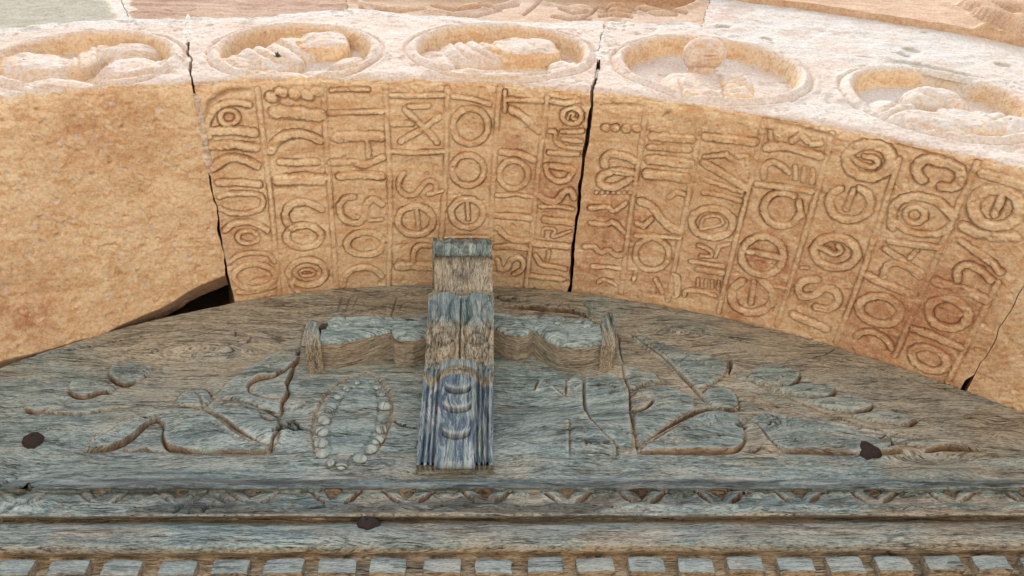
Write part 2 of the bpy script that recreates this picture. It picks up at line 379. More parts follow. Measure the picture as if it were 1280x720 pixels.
# ================================================================== THE STONE ARCH
AC = np.array([-.05095718, 1.64712049]); AR = 2.1159960        # arch centre (x, z) and radius
Y0, Y1 = .766, 1.426
FR = [(0, 120), (120, 112), (240, 105), (480, 98), (600, 100), (740, 112), (860, 128), (1000, 150), (1120, 180), (1280, 205)]
BK = [(0, 458), (150, 415), (290, 380), (420, 362), (560, 355), (710, 362), (890, 395), (1050, 440), (1205, 487), (1280, 515)]
def resid(pts, y, deg):
    P = np.array([on_y(*p, y) for p in pts]); th = np.arctan2(P[:, 0] - AC[0], P[:, 2] - AC[1])
    rr = np.hypot(P[:, 0] - AC[0], P[:, 2] - AC[1]) - AR; co = np.polyfit(th, rr, deg); lo, hi = th.min(), th.max()
    return lambda t: np.polyval(co, np.clip(t, lo - .05, hi + .05))
rF, rB = resid(FR, Y0, 3), resid(BK, Y1, 3)
def arch_pt(th, w, dy=0., corner=.016):
    """w < 0 soffit (depth -w behind the front face), w > 0 up the front face"""
    f = np.clip(-w / (Y1 - Y0), 0, 1.4); R = AR + rF(th) * (1 - f) + (rB(th) + .006) * f
    c = corner; k = np.clip((w + c) / (2 * c), 0, 1); ph = k * math.pi / 2
    y = np.where(w < -c, Y0 - w, np.where(w > c, Y0, Y0 + c - c * np.sin(ph)))
    r = np.where(w < -c, R, np.where(w > c, R + w, R + c - c * np.cos(ph)))
    return np.stack([AC[0] + r * np.sin(th), y + dy, AC[1] + r * np.cos(th)], 1)
def theta_of(px, py, y):
    P = on_y(px, py, y); return math.atan2(P[0] - AC[0], P[2] - AC[1])
def w_of(px, py):
    P = on_y(px, py, Y0); t = math.atan2(P[0] - AC[0], P[2] - AC[1]); return t, math.hypot(P[0] - AC[0], P[2] - AC[1]) - AR - float(rF(np.array(t)))
# joints: theta at (soffit back, soffit front, top of ring)
JOINTS = [(-.92, -.92, -.92),
          (theta_of(291, 382, Y1), theta_of(239, 110, Y0), theta_of(235, 26, Y0)),
          (theta_of(711, 362, Y1), theta_of(741, 112, Y0), theta_of(756, 36, Y0)),
          (theta_of(1209, 486, Y1), theta_of(1350, 225, Y0), theta_of(1372, 130, Y0)),
          (1.02, 1.02, 1.02)]
WTOP = [w_of(*p) for p in [(-60, 44), (0, 35), (90, 28), (160, 22), (200, 25), (240, 22), (330, 20), (400, 13), (432, 9), (450, 12), (530, 19), (620, 27), (700, 28), (760, 28), (860, 29), (890, 38), (1000, 60), (1090, 72), (1180, 90), (1270, 106), (1400, 140)]]
WT = np.array(WTOP); WT = WT[np.argsort(WT[:, 0])]
def wtop(th): return np.interp(th, WT[:, 0], WT[:, 1]) + .022 * fbm(th * 22, th * 0 + 3, 5, 4)
def joint_theta(j, w):
    b, f, t = JOINTS[j]; return np.where(w < 0, f + (b - f) * np.clip(-w / (Y1 - Y0), 0, 1.3), f + (t - f) * np.clip(w / .7, 0, 1.2))

# inscription: (glyph, strokes); stroke = (half width px, points)
def E(cx, cy, rx, ry, rot=0, a0=0, a1=360): return ell(cx, cy, rx, ry, rot, a0, a1)
LET = {2: [
 [(3, E(286, 147, 11, 9)), (3.5, [(262, 172), (258, 155), (265, 140), (275, 132), (292, 128), (312, 131)])],
 [(5, [(266, 165), (290, 163), (318, 167)])], [(5, [(266, 183), (292, 181), (320, 186)])],
 [(4.5, [(266, 210), (279, 200), (298, 197), (322, 208)]), (4, [(273, 229), (296, 228), (324, 231)])],
 [(3, [(274, 246), (290, 242), (326, 243), (330, 252), (326, 262), (312, 267), (292, 268), (275, 261)])],
 [(3.5, [(281, 289), (290, 280), (310, 277), (325, 282), (334, 288)]), (2.6, E(310, 297, 13, 8))],
 [(3, [(287, 328), (298, 319), (320, 316), (338, 319), (343, 328)]), (3.5, E(318, 346, 26, 15)), (3, [(297, 366), (320, 365), (343, 359)])],
 [(7, [(344, 141), (370, 141), (400, 146)])],
 [(5, [(338, 190), (345, 176), (362, 168), (382, 168), (399, 176)]), (4, [(350, 203), (372, 204), (396, 203)])],
 [(7, [(348, 226), (375, 224), (402, 225)])],
 [(4.2, [(402, 262), (392, 256), (375, 252), (362, 257), (356, 268), (359, 280), (366, 286)]), (4, E(380, 296, 22, 14))],
 [(4, E(384, 341, 23, 16)), (2, E(384, 341, 9, 4)), (3, [(363, 352), (368, 362), (376, 367)])],
 [(2.5, [(414, 114), (440, 112), (460, 113)]), (3, [(412, 142), (445, 141), (478, 140)])],
 [(6, [(421, 172), (448, 171), (475, 172)]), (3, [(459, 178), (461, 197)])],
 [(4, [(413, 204), (440, 203), (456, 208), (478, 198)])], [(4.5, [(425, 221), (450, 219), (478, 221)])],
 [(4, [(442, 247), (429, 249), (424, 259), (426, 271), (436, 278), (447, 280), (455, 275), (457, 263), (460, 252), (468, 248), (477, 256)]), (2.5, [(462, 276), (477, 275)])],
 [(4, E(456.5, 305, 23, 14))], [(4, [(429, 357), (431, 345), (441, 336), (456, 333), (470, 338), (477, 345)])],
 [(3, [(489, 120), (520, 121), (554, 119)])],
 [(3.5, [(490, 155), (515, 156)]), (3.5, [(501, 177), (528, 162), (549, 147)]), (3.5, [(507, 138), (524, 155), (537, 167), (546, 178)]), (3, [(511, 134), (536, 133)])],
 [(2.6, [(490, 190), (522, 191), (554, 189)])],
 [(3, [(505, 217), (498, 226), (499, 238), (509, 246), (520, 243), (528, 233), (536, 225), (545, 229), (545, 240)]), (2.5, [(536, 243), (553, 239)])],
 [(4, E(519.5, 276, 22, 18)), (2.6, [(521, 260), (523, 286)])],
 [(3.5, [(517, 328), (517, 314), (525, 307), (537, 308)]), (5.5, [(498, 334), (520, 333), (545, 335)])],
 [(3.6, E(588, 158, 22, 22)), (2.6, [(566, 121), (590, 124), (612, 131)])], [(3.5, E(585, 213, 20, 19))],
 [(4, E(584, 267, 20, 18)), (2.6, [(584, 252), (585, 274)])], [(1.8, [(556, 297), (584, 296), (611, 297)])],
 [(3, [(634, 125), (656, 126), (677, 127)]), (2.5, [(631, 116), (631, 139)])], [(4.2, [(639, 137), (659, 149), (665, 158), (673, 164)])],
 [(4, [(627, 190), (650, 192), (667, 200)])], [(3.5, E(642, 218.5, 18, 18))], [(2.6, [(621, 245), (645, 244), (666, 247)])],
 [(4, [(620, 270), (640, 271), (662, 274)]), (3.5, [(622, 286), (632, 297), (645, 301), (660, 302)])],
 [(4, [(620, 310), (640, 308), (657, 310)]), (3.5, [(622, 326), (624, 338), (633, 337), (638, 326), (647, 320), (655, 327), (653, 338), (643, 343)])],
 [(3, E(715, 145, 12, 9.5)), (1.6, [(710, 148), (712, 141), (719, 142), (713, 146), (720, 149)]), (3, [(690, 127), (708, 130), (723, 127)])],
 [(2.6, [(687, 164), (695, 164), (694, 178), (704, 184), (727, 186)]), (2.6, [(703, 165), (728, 164)]), (2.6, [(703, 174), (726, 177)])],
 [(4, [(689, 208), (713, 211)]), (3.4, [(682, 208), (685, 220), (697, 227), (710, 225), (717, 213)]), (3, [(686, 191), (722, 193)])],
 [(4, [(676, 246), (686, 254), (698, 251), (704, 240), (714, 238), (717, 247)])], [(2.6, [(675, 259), (696, 258), (716, 262)])],
 [(4.5, [(681, 275), (714, 279)]), (2.3, [(678, 295), (679, 285), (696, 287), (688, 298), (713, 289)])],
 [(4.5, [(669, 305), (712, 309)]), (3.4, [(669, 320), (676, 331), (694, 334), (706, 337)]), (2.5, [(686, 315), (684, 325)])], [(3.4, [(664, 345), (704, 350)])]],
 3: [
 [(4.2, [(756, 160), (757.5, 160.3)])], [(4.2, [(768, 160), (769.5, 160.3)])], [(4.2, [(782, 161), (783.5, 161.3)])], [(4.2, [(795, 161), (796.5, 161.3)])],
 [(4.6, [(793, 201), (778, 194), (762, 193), (754, 200), (756, 208)]), (4.4, [(790, 216), (768, 214), (755, 218), (748, 226), (752, 233), (763, 236), (778, 231), (788, 223)])],
 *[[(2.2, [(745 + 7 * i, 241), (746 + 7 * i, 241)])] for i in range(7)],
 [(3, [(738, 260), (762, 258), (766, 266), (782, 254)])], [(3, [(738, 279), (757, 282), (766, 276), (780, 290)])],
 [(3.5, [(731, 309), (743, 308), (750, 318), (760, 312), (770, 320), (779, 318)])], [(3, [(741, 333), (775, 336)]), (2.6, [(748, 353), (753, 349), (762, 352), (770, 357)])],
 [(5.2, [(816, 171), (864, 175)])], [(3.6, [(812, 184), (861, 188)])], [(5.6, [(812, 200), (861, 205)])], [(5.8, [(809, 218), (857, 223)])],
 [(5, [(800, 253), (817, 260), (825, 273), (836, 284), (850, 290)]), (3, [(796, 279), (805, 283), (814, 274)]), (3, [(836, 247), (845, 241), (855, 243)])],
 [(2.4, [(794, 294), (850, 298)])], [(3.6, np.r_[E(815, 318, 21, 20, 0, -75, 255), [[816, 294]], E(815, 318, 21, 20, 0, -75, -72)])],
 [(2.8, [(819, 349), (828, 366)])], [(2.3, [(841, 343), (849, 346), (848, 369), (842, 371)])], [(2.4, [(786, 336), (795, 337), (792, 350)])],
 [(4.6, [(882, 172), (913, 175), (943, 179)])],
 [(2.8, [(881, 197), (908, 193), (914, 199)]), (2.8, [(921, 196), (934, 196), (933, 205)]), (4.4, [(880, 204), (899, 216), (918, 227), (932, 236)])],
 [(2.8, [(877, 224), (899, 231), (928, 240)])], [(2.8, [(880, 241), (905, 245), (925, 252)])],
 [(4.2, E(890, 279, 26, 18, 5)), (2, [(876, 286), (878, 271), (899, 269), (906, 281), (878, 286)])],
 [(2.4, [(873, 307), (885, 311), (892, 321), (876, 320)]), (2.4, [(894, 321), (899, 308), (911, 305)])],
 [(2.6, [(863, 327), (904, 333)]), (4.2, [(872, 337), (902, 341)])],
 [(1.8, [(872, 350), (872, 358)]), (1.8, [(882, 351), (882, 359)]), (1.8, [(890, 352), (890, 361)]), (1.8, [(898, 353), (897, 362)]), (2.8, [(855, 369), (857, 363), (877, 364), (893, 371)]), (2.6, [(844, 346), (846, 369)])],
 [(4.6, [(958, 186), (975, 183), (1000, 188), (1025, 196)]), (2.8, [(962, 166), (964, 180)]), (3.4, [(990, 177), (1000, 169), (1009, 177)]), (3, [(1014, 181), (1026, 180)])],
 [(3.4, [(954, 222), (954, 209), (965, 202), (977, 208), (986, 216)]), (2.6, [(994, 209), (994, 224)]), (2.6, [(1005, 211), (1004, 226)]), (2.6, [(1016, 213), (1015, 229)]), (3.4, [(946, 231), (980, 235), (1015, 240)])],
 [(4, E(977, 262, 23, 21, 0, 20, 310)), (3, [(998, 253), (1002, 270)])],
 [(4.4, E(953, 320, 26, 24)), (3.8, [(936, 315), (955, 318), (974, 322)])],
 [(5, E(940, 371, 26, 21, 0, -60, 240)), (3.4, [(942, 353), (938, 380)]), (2.6, [(969, 358), (979, 360)])],
 [(5.6, E(1086, 202, 28, 20)), (2.8, [(1066, 198), (1076, 207), (1090, 211), (1099, 205), (1092, 197), (1080, 196)])],
 [(4.4, E(1062, 255, 26, 21, 0, -60, 240)), (3.2, [(1067, 238), (1057, 262)])],
 [(4.8, E(1044, 316, 27, 19, 5)), (2.8, [(1024, 309), (1033, 313), (1043, 319), (1053, 314), (1048, 307)])],
 [(4.4, [(1021, 350), (1003, 351), (996, 362), (1003, 372), (1018, 369), (1032, 360), (1045, 364), (1049, 377), (1038, 388), (1020, 385)])], [(1.8, [(1001, 335), (1010, 335)])],
 [(5, [(991, 394), (1032, 411)])],
 [(5, [(1152, 226), (1144, 215), (1149, 203), (1161, 199), (1174, 204), (1188, 206), (1200, 213), (1203, 226), (1192, 236), (1178, 234)])],
 [(4.6, [(1115, 285), (1114, 266), (1122, 251), (1145, 245), (1168, 250), (1186, 263), (1190, 271)]), (3.6, [(1120, 279), (1133, 289), (1155, 293), (1175, 292), (1188, 284)]), (2.8, E(1143, 269, 12, 10)), (2.2, [(1157, 264), (1157, 274)])],
 [(3.8, [(1112, 303), (1140, 306), (1170, 309)])], [(3.8, [(1106, 312), (1124, 323), (1142, 337), (1151, 342)]), (2.6, [(1136, 325), (1146, 313)])],
 [(3.8, [(1104, 347), (1106, 334), (1118, 328), (1136, 335), (1149, 347)]), (4.6, [(1084, 345), (1104, 355), (1120, 361), (1141, 370)])],
 [(4.8, E(1099.5, 388, 26, 17, 12))], [(3.8, [(1070, 421), (1078, 415), (1092, 415), (1108, 425), (1114, 436)])],
 [(5, [(1228, 218), (1254, 224), (1280, 235), (1300, 244)])], [(5.6, E(1245, 260, 30, 23, 5)), (3.8, [(1253, 246), (1243, 268)])],
 [(5.6, [(1204, 284), (1220, 292), (1245, 296), (1268, 297)])], [(3.8, [(1200, 301), (1215, 312), (1235, 325), (1250, 340)])],
 [(3.8, [(1196, 352), (1196, 337), (1208, 330), (1225, 337), (1239, 351)]), (5.4, [(1170, 353), (1200, 362), (1231, 375)])],
 [(4.8, E(1185, 393, 25, 18, 12))], [(4.4, [(1142, 412), (1165, 420), (1199, 435)])], [(4.4, E(1161, 449, 23, 13, 22))]]}
DIV = {2: [[(322, 112), (331, 190), (338, 240), (350, 377)], [(404, 108), (407, 170), (412, 235), (419, 327)], [(419, 331), (421, 360)], [(482, 108), (485, 180), (488, 240), (488, 300), (486, 358)],
           [(559, 112), (558, 200), (555, 250), (551, 312)], [(625, 108), (621, 150), (618, 200), (616, 240), (612, 312)], [(684, 124), (677, 180), (670, 237), (666, 285), (657, 358)]],
       3: [[(807, 136), (801, 185), (796, 215), (785, 290), (776, 366)], [(873, 164), (864, 226), (849, 300), (835, 376)], [(955, 153), (940, 220), (922, 290), (898, 390)],
           [(1040, 168), (1021, 240), (998, 320), (971, 407)], [(1123, 200), (1105, 260), (1075, 350), (1045, 428)], [(1222, 203), (1190, 275), (1156, 357), (1118, 446)], [(1247, 354), (1222, 404), (1184, 478)]]}
# medallions: centre px, extents px -> centre (x, z) and radii on the face
def face_ell(l, r, t, b):
    L, R_, T, B = [on_y(*p, Y0) for p in (l, r, t, b)]
    return (L[0] + R_[0]) / 2, (T[2] + B[2]) / 2, (R_[0] - L[0]) / 2, (T[2] - B[2]) / 2
MED = {1: [face_ell((-32, 80), (228, 76), (100, 37), (95, 117))],
       2: [face_ell((250, 70), (480, 66), (370, 29), (362, 102)), face_ell((503, 66), (747, 68), (625, 30), (625, 103))],
       3: [face_ell((765, 82), (1022, 98), (885, 46), (898, 131)), face_ell((1045, 112), (1312, 142), (1150, 84), (1190, 180))], 4: []}
# figures: px centre, radius px x, radius m z, rotation, top height, squareness
FIG = {1: [(30, 74, 72, .10, 9, -.004, 2.4), (-40, 82, 60, .09, 8, -.008, 2), (70, 99, 52, .05, 2, -.010, 2.4), (30, 104, 40, .04, 0, -.014, 2), (150, 58, 50, .07, -12, -.004, 2.4), (162, 82, 42, .10, 8, .0, 2.3), (106, 70, 18, .09, 0, -.006, 3), (200, 74, 14, .05, 0, -.012, 2), (120, 105, 44, .03, 0, -.018, 2)],
       2: [(294, 74, 34, .13, 16, -.004, 2.3), (335, 66, 44, .11, -24, .002, 2.4), (338, 90, 62, .05, 5, -.006, 2.4), (368, 54, 30, .09, -38, .0, 2.6), (405, 48, 31, .085, -12, .004, 5), (446, 74, 34, .06, 32, -.008, 2.3), (418, 88, 52, .04, 8, -.012, 2.3), (300, 96, 16, .03, 0, -.008, 2),
           (545, 66, 28, .11, 0, -.020, 2.4), (592, 60, 40, .115, -32, -.002, 2.8), (657, 56, 42, .092, -10, .002, 5), (600, 86, 72, .05, 0, -.012, 2.4), (706, 76, 22, .065, 20, -.014, 2.2), (660, 90, 50, .03, 0, -.018, 2)],
       3: [(878, 80, 17, .05, 0, .0, 2.4), (872, 99, 44, .11, 0, -.002, 2.5), (880, 116, 52, .06, 0, .004, 2.4), (851, 104, 20, .09, 20, .004, 2.2), (922, 100, 19, .07, 6, .014, 4), (924, 114, 17, .06, 0, .012, 3.5),
           (1170, 116, 36, .070, 12, .016, 2.5), (1122, 136, 36, .12, 24, -.004, 2.3), (1165, 146, 56, .080, 14, .004, 2.4), (1212, 146, 34, .085, 4, .002, 3), (1264, 150, 36, .10, 0, -.004, 2.4), (1096, 150, 26, .07, 30, -.014, 2), (1196, 126, 18, .035, 10, .012, 2.6)]}

arch = thing('stone_arch', 'ochre sandstone arch with carved medallions and raised inscription over the grey wood panel', 'arch', (0, Y0, 1.6))
GLY = .00215
for j in range(1, 5):
    a, b = JOINTS[j - 1][1], JOINTS[j][1]
    step = .0026 / AR if j in (1, 2, 3) else .004 / AR
    gap = .0035
    if j == 1: U = np.r_[np.linspace(0, .28, 26)[:-1], np.linspace(.28, 1, int((b - a) * .72 / step))]
    elif j == 4: U = np.r_[np.linspace(0, .25, 130)[:-1], np.linspace(.25, 1, 50)]
    else: U = np.linspace(0, 1, int((b - a) / step))
    V = np.r_[np.linspace(0, .16, 16)[:-1], np.linspace(.16, .83, 265)[:-1], np.linspace(.83, .868, 26)[:-1], np.linspace(.868, 1.55, 190)]
    # v: 0..0.85 = soffit from depth .86 to the edge ; 0.85.. = front
    def F(u, v, j=j, gap=gap):
        s = v - .85
        w0 = np.where(s < 0, s, s)
        thL = joint_theta(j - 1, w0) + (gap + (0.0015 if j == 2 else 0)) / AR * (.3 if j == 4 else 1); thR = joint_theta(j, w0) - gap / AR * (.5 if j == 1 else .3 if j == 3 else 1)
        thL = thL + (.0022 / AR if j == 3 else 0); thR = thR - (.0022 / AR if j == 2 else 0)
        jl = .0035 * fbm(w0 * 14, w0 * 0 + j, 31, 4) / AR * 2; jr = .0035 * (fbm(w0 * 14, w0 * 0 + j + 1, 31, 4) + (.8 if j < 3 else .0) * fbm(w0 * 24, w0 * 0 + j + 1, 37, 4)) / AR * 2
        if j == 3: jr = jr - .014 / AR * sst(-w0, .600, .635)
        th = thL + jl + (thR + jr - thL - jl) * u
        wf = np.where(s > 0, s / .70 * wtop(th), s)
        wf = wf + np.where(np.abs(s) < .06, .010 * fbm(th * 26, th * 0 + j, 9, 4) * (1 - np.abs(s) / .06), 0)
        return arch_pt(th, wf)
    S = Sheet(U, V, F)
    S.th = np.arctan2(S.P[:, 0] - AC[0], S.P[:, 2] - AC[1])
    fr = S.v > .85
    n = len(S.u); S.up = np.zeros(n); S.gr = np.zeros(n); S.st = np.zeros(n)
    def Gs(u, v, F=F):
        P = F(u, v); t = np.arctan2(P[:, 0] - AC[0], P[:, 2] - AC[1]); return t * AR, P[:, 1]
    def Gf(u, v, F=F):
        P = F(u, v); return P[:, 0], P[:, 2]
    S.attrs = {k: np.zeros(n) for k in ('wash', 'red', 'grime', 'pale', 'lime', 'grey', 'brown')}
    labels = {}; L = 0
    # ---- soffit carving
    S.G = Gs; S.a, S.b = S.th * AR, S.P[:, 1]; sof = S.v < .862
    px, py = S.px, S.py
    for strokes in LET.get(j, []):
        L += 1; labels[L] = ('carved_letter', None)
        for hw, pts in strokes: band(S, np.asarray(pts, float), hw * GLY, lab=L, mask=sof)
    for pts in DIV.get(j, []):
        L += 1; labels[L] = ('column_divider', None)
        band(S, np.asarray(pts, float), 3.0 * GLY, H=.0045, lab=L, mask=sof, groove=.0035)
    x, y = S.a, S.b
    if j == 2:
        cut(S, [(247, 225), (252, 160), (262, 128), (285, 114), (315, 112)], .006, .006, sof)
        for c in ((338, 122), (350, 116), (366, 118), (382, 119), (394, 114)): band(S, [c, (c[0] + 4, c[1] + 1)], .012, H=.010, mask=sof)
    if j == 3:
        cut(S, [(752, 132), (778, 131), (803, 133), (812, 137)], .004, .006, sof)
        cut(S, [(960, 154), (1000, 160), (1040, 170)], .004, .006, sof)
        cut(S, [(1118, 182), (1150, 189), (1185, 200)], .004, .006, sof)
        cut(S, [(828, 146), (836, 141)], .004, .008, sof, attr='grime')
    if j in (2, 3):
        # worn, blurred passages
        wear = sst(fbm(x * 9, y * 9, 71, 4), -.05, .42)
        S.up *= 1 - .35 * wear; S.gr *= 1 - .45 * wear
    inside = sst(S.up, .001, .004)
    carve = np.where(sof, S.up - S.gr * (1 - inside), 0)
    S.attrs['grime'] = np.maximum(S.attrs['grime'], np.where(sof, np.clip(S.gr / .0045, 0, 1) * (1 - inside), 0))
    rough = .0008 * fbm(x * 90, y * 30, 19 + j, 3) + .0050 * fbm(x * 9, y * 9, 3 + j, 5, .55) + .0018 * fbm(x * 45, y * 45, 11 + j, 4, .6) + .0007 * fbm(x * 160, y * 160, 17, 2)
    pits = -.004 * sst(fbm(x * 38, y * 38, 90 + j, 3), .42, .66)
    h = np.where(sof, carve + rough + pits, 0)
    if j == 1:
        # broad swelling, pick marks, broken back arris
        h += np.where(sof, .012 * fbm(x * 2.6, y * 2.6, 44, 3), 0)
        rng = random.Random(8); SCR = np.zeros(n)
        for k in range(240):
            cx, cy = rng.uniform(5, 270), rng.uniform(135, 400); L_, an = rng.uniform(4, 13), math.radians(rng.gauss(32, 14))
            if cy > 440 - .36 * cx: continue
            S.gr[:] = 0; cut(S, [(cx, cy), (cx + L_ * math.cos(an), cy + L_ * math.sin(an))], rng.uniform(.0012, .0034), rng.uniform(.0008, .003), sof)
            i = S.gr > 1e-6; h[i] -= S.gr[i]; S.attrs['lime'][i] = np.maximum(S.attrs['lime'][i], .0); SCR[i] = np.maximum(SCR[i], rng.choice((.0, .5, .9)) * (S.gr[i] > .0006))
        Q = S.inv([(-60, 468), (0, 452), (70, 436), (130, 416), (200, 385), (250, 358), (285, 342)])
        i = np.nonzero(sof)[0]; yl = np.interp(S.a[i], Q[:, 0], Q[:, 1]) + .006 * fbm(S.a[i] * 14, S.a[i] * 0, 2, 3)
        dd = S.b[i] - yl; h[i] -= (np.clip(dd, 0, .075) * 1.05 + np.clip(dd - .075, 0, 1) * 3.2) * np.clip(.75 + .5 * sst(S.a[i], Q[2, 0], Q[6, 0]), 0, 1.1) + .004 * sst(dd, 0, .02) * (1 + fbm(S.a[i] * 40, S.b[i] * 40, 6, 3))
        S.attrs['brown'][i] = .75 * sst(dd, -.002, .012)
        for k in range(70):      # pale chips and small dark pits
            cx, cy = rng.uniform(3, 262), rng.uniform(128, 400)
            if cy > 430 - .36 * cx: continue
            q = S.inv([(cx, cy)])[0]; r = rng.uniform(.002, .0075); d = np.hypot((S.a - q[0]) * rng.uniform(.5, 1), (S.b - q[1])) / r + .5 * vnoise(S.a * 160, S.b * 160, k); m_ = sof & (d < 1)
            if k % 3: h[m_] -= .0012; SCR[m_] = np.maximum(SCR[m_], .85)
            else: h[m_] -= .004 * (1 - d[m_]); S.attrs['grime'][m_] = .8 * (1 - d[m_])
        for c in ((10, 360, 16), (18, 375, 12), (60, 366, 10), (82, 367, 9)):     # small broken scars
            q = S.inv([c[:2]])[0]; d = np.hypot((S.a - q[0]) * 1.0, (S.b - q[1]) * 1.6); h -= np.where(sof, .008 * np.exp(-(d / (c[2] * .0021)) ** 2), 0)
    if j == 4:
        q = np.sin((x * .62 + y * .78) * 330 + 5 * fbm(x * 9, y * 9, 3, 4)); h += np.where(sof, .0006 * q * sst(fbm(x * 18, y * 18, 8, 3), -.3, .3), 0)
        S.attrs['pale'][:] = .55
    S.attrs['pale'] = np.maximum(S.attrs['pale'], np.where(sof, .35 + .4 * sst(S.up, .002, .005), 0))
    # red pigment left between the letters
    spots = [(1180, 400, 70, 1.1), (1110, 400, 55, 1.0), (1230, 340, 40, .7), (960, 330, 60, .85), (930, 380, 40, .7), (1080, 440, 40, .8), (1040, 340, 60, .55), (760, 280, 45, .75), (800, 280, 40, .6),
             (700, 235, 34, .8), (690, 210, 20, .8), (640, 185, 20, .6), (890, 330, 45, .6), (740, 330, 30, .6), (20, 390, 50, .7), (120, 150, 60, .5), (1200, 300, 60, .3), (1085, 380, 40, .6), (815, 355, 30, .5), (290, 290, 40, .45), (385, 342, 14, .7), (330, 350, 30, .4)]
    red = np.zeros(n)
    for cx, cy, r, am in spots: red = np.maximum(red, 1.3 * am * np.exp(-(((px - cx) ** 2 + (py - cy) ** 2) / r ** 2)))
    red += .22 * sst(fbm(x * 5, y * 5, 21, 4), .05, .5)
    S.attrs['red'] = np.where(sof, red * (1 - .65 * inside), 0)
    # ---- front face
    S.G = Gf; S.a, S.b = S.P[:, 0], S.P[:, 2]; S.gr[:] = 0; S.up[:] = 0
    X, Z = S.a, S.b; hf = .006 * fbm(X * 8, Z * 8, 51, 5, .55) + .0022 * fbm(X * 40, Z * 40, 52, 4, .6)
    raw = np.zeros(n); figm = np.full(n, -1.)
    floor = -.046
    for mi, (cx, cz, rx, rz) in enumerate(MED[j]):
        e = np.hypot((X - cx) / rx, (Z - cz) / rz); m = (rx + rz) / 2; d = e * m + .003 * fbm(X * 16, Z * 16, 77, 3)
        sunk = sst(d, m - .040, m - .056)
        hf = hf * (1 - .4 * sunk) + floor * sunk
        hf += .011 * np.exp(-((d - (m - .028)) / .0125) ** 2) - .007 * np.exp(-((d - (m - .004)) / .004) ** 2) + .0025 * np.exp(-((d - (m + .008)) / .008) ** 2)
        raw = np.maximum(raw, np.exp(-((d - (m - .049)) / .011) ** 2) * .95); raw = np.maximum(raw, .35 * np.exp(-((d - (m - .004)) / .004) ** 2))
        ring = (np.abs(d - (m - .026)) < .022); L += 1; labels[L] = ('medallion_ring', None); S.lab[ring & fr] = L
        L += 1; labels[L] = ('carved_figure', ('carved long-bodied beast', 'carved bird with broken head')[mi] if j == 2 else ('carved bust of a person holding something to the chest', 'carved crouching beast')[mi] if j == 3 else 'carved winged beast')
        S.figlab = L
        for (fx, fy, rpx, rz_, rot, top, sq) in FIG.get(j, []):
            if j in (2, 3):
                lim = {2: 490, 3: 1040}[j]
                if (fx < lim) != (mi == 0): continue
            P = on_y(fx, fy, Y0 - max(top, 0) * .8 + .004); P2 = on_y(fx + rpx, fy, Y0); rxm = abs(P2[0] - on_y(fx, fy, Y0)[0])
            ca, sa = math.cos(math.radians(-rot)), math.sin(math.radians(-rot))
            wx, wz = X - P[0], Z - P[2]; uu = (wx * ca + wz * sa) / rxm; vv = (-wx * sa + wz * ca) / rz_
            dd = (np.abs(uu) ** sq + np.abs(vv) ** sq) ** (1 / sq) + .05 * fbm(X * 22, Z * 22, int(fx), 3)
            pw = .42 if sq < 3 else .18
            b = floor + (top - floor) * np.clip(1 - dd ** 2.6, 0, 1) ** pw
            b += .004 * fbm(X * 30, Z * 30, int(fx) + 5, 4) * (dd < 1)
            sel = (dd < 1) & (b > hf + .001); hf = np.where(sel, b, hf); S.lab[sel & fr & (d < m - .045)] = S.figlab
            raw = np.maximum(raw, .6 * np.exp(-((dd - 1.01) / .05) ** 2) * (d < m - .05))
            if sq > 3: raw = np.maximum(raw, np.where((dd > .82) & (dd < 1.12) & (vv < .1), .9, 0))
    folds = {1: [[(125, 88), (145, 72), (175, 68), (205, 72)], [(95, 58), (99, 92)], [(120, 56), (122, 92)], [(128, 60), (150, 52), (185, 52)], [(60, 90), (90, 88), (115, 96)], [(10, 96), (40, 92), (70, 94)], [(140, 98), (170, 94), (195, 88)], [(-10, 70), (20, 62), (60, 60)]],
             2: [[(300, 50), (318, 62), (335, 72), (380, 82)], [(310, 48), (335, 60), (360, 74)], [(330, 44), (352, 56), (372, 66)], [(268, 82), (285, 70), (300, 66)], [(300, 94), (330, 88), (360, 92)], [(420, 96), (450, 88), (474, 74)], [(410, 90), (440, 82), (462, 70)], [(345, 50), (365, 60)],
                 [(560, 44), (570, 60), (590, 76), (635, 86)], [(572, 46), (590, 60), (620, 76)], [(588, 46), (606, 58), (628, 68)], [(604, 47), (620, 56)], [(540, 84), (580, 90), (640, 90), (700, 84)], [(560, 94), (620, 98), (680, 92)], [(695, 70), (715, 78)]],
             3: [[(1105, 150), (1120, 138), (1150, 134), (1175, 140)], [(1150, 114), (1172, 122), (1200, 122)], [(1135, 150), (1160, 160), (1185, 164)], [(1150, 108), (1160, 104), (1172, 108)], [(1240, 150), (1262, 142), (1282, 146)], [(1128, 146), (1140, 156), (1146, 164)], [(1112, 132), (1124, 128), (1136, 130)],
                 [(848, 98), (853, 112), (854, 126)], [(898, 92), (904, 108), (906, 128)], [(862, 88), (880, 92), (898, 88)]]}
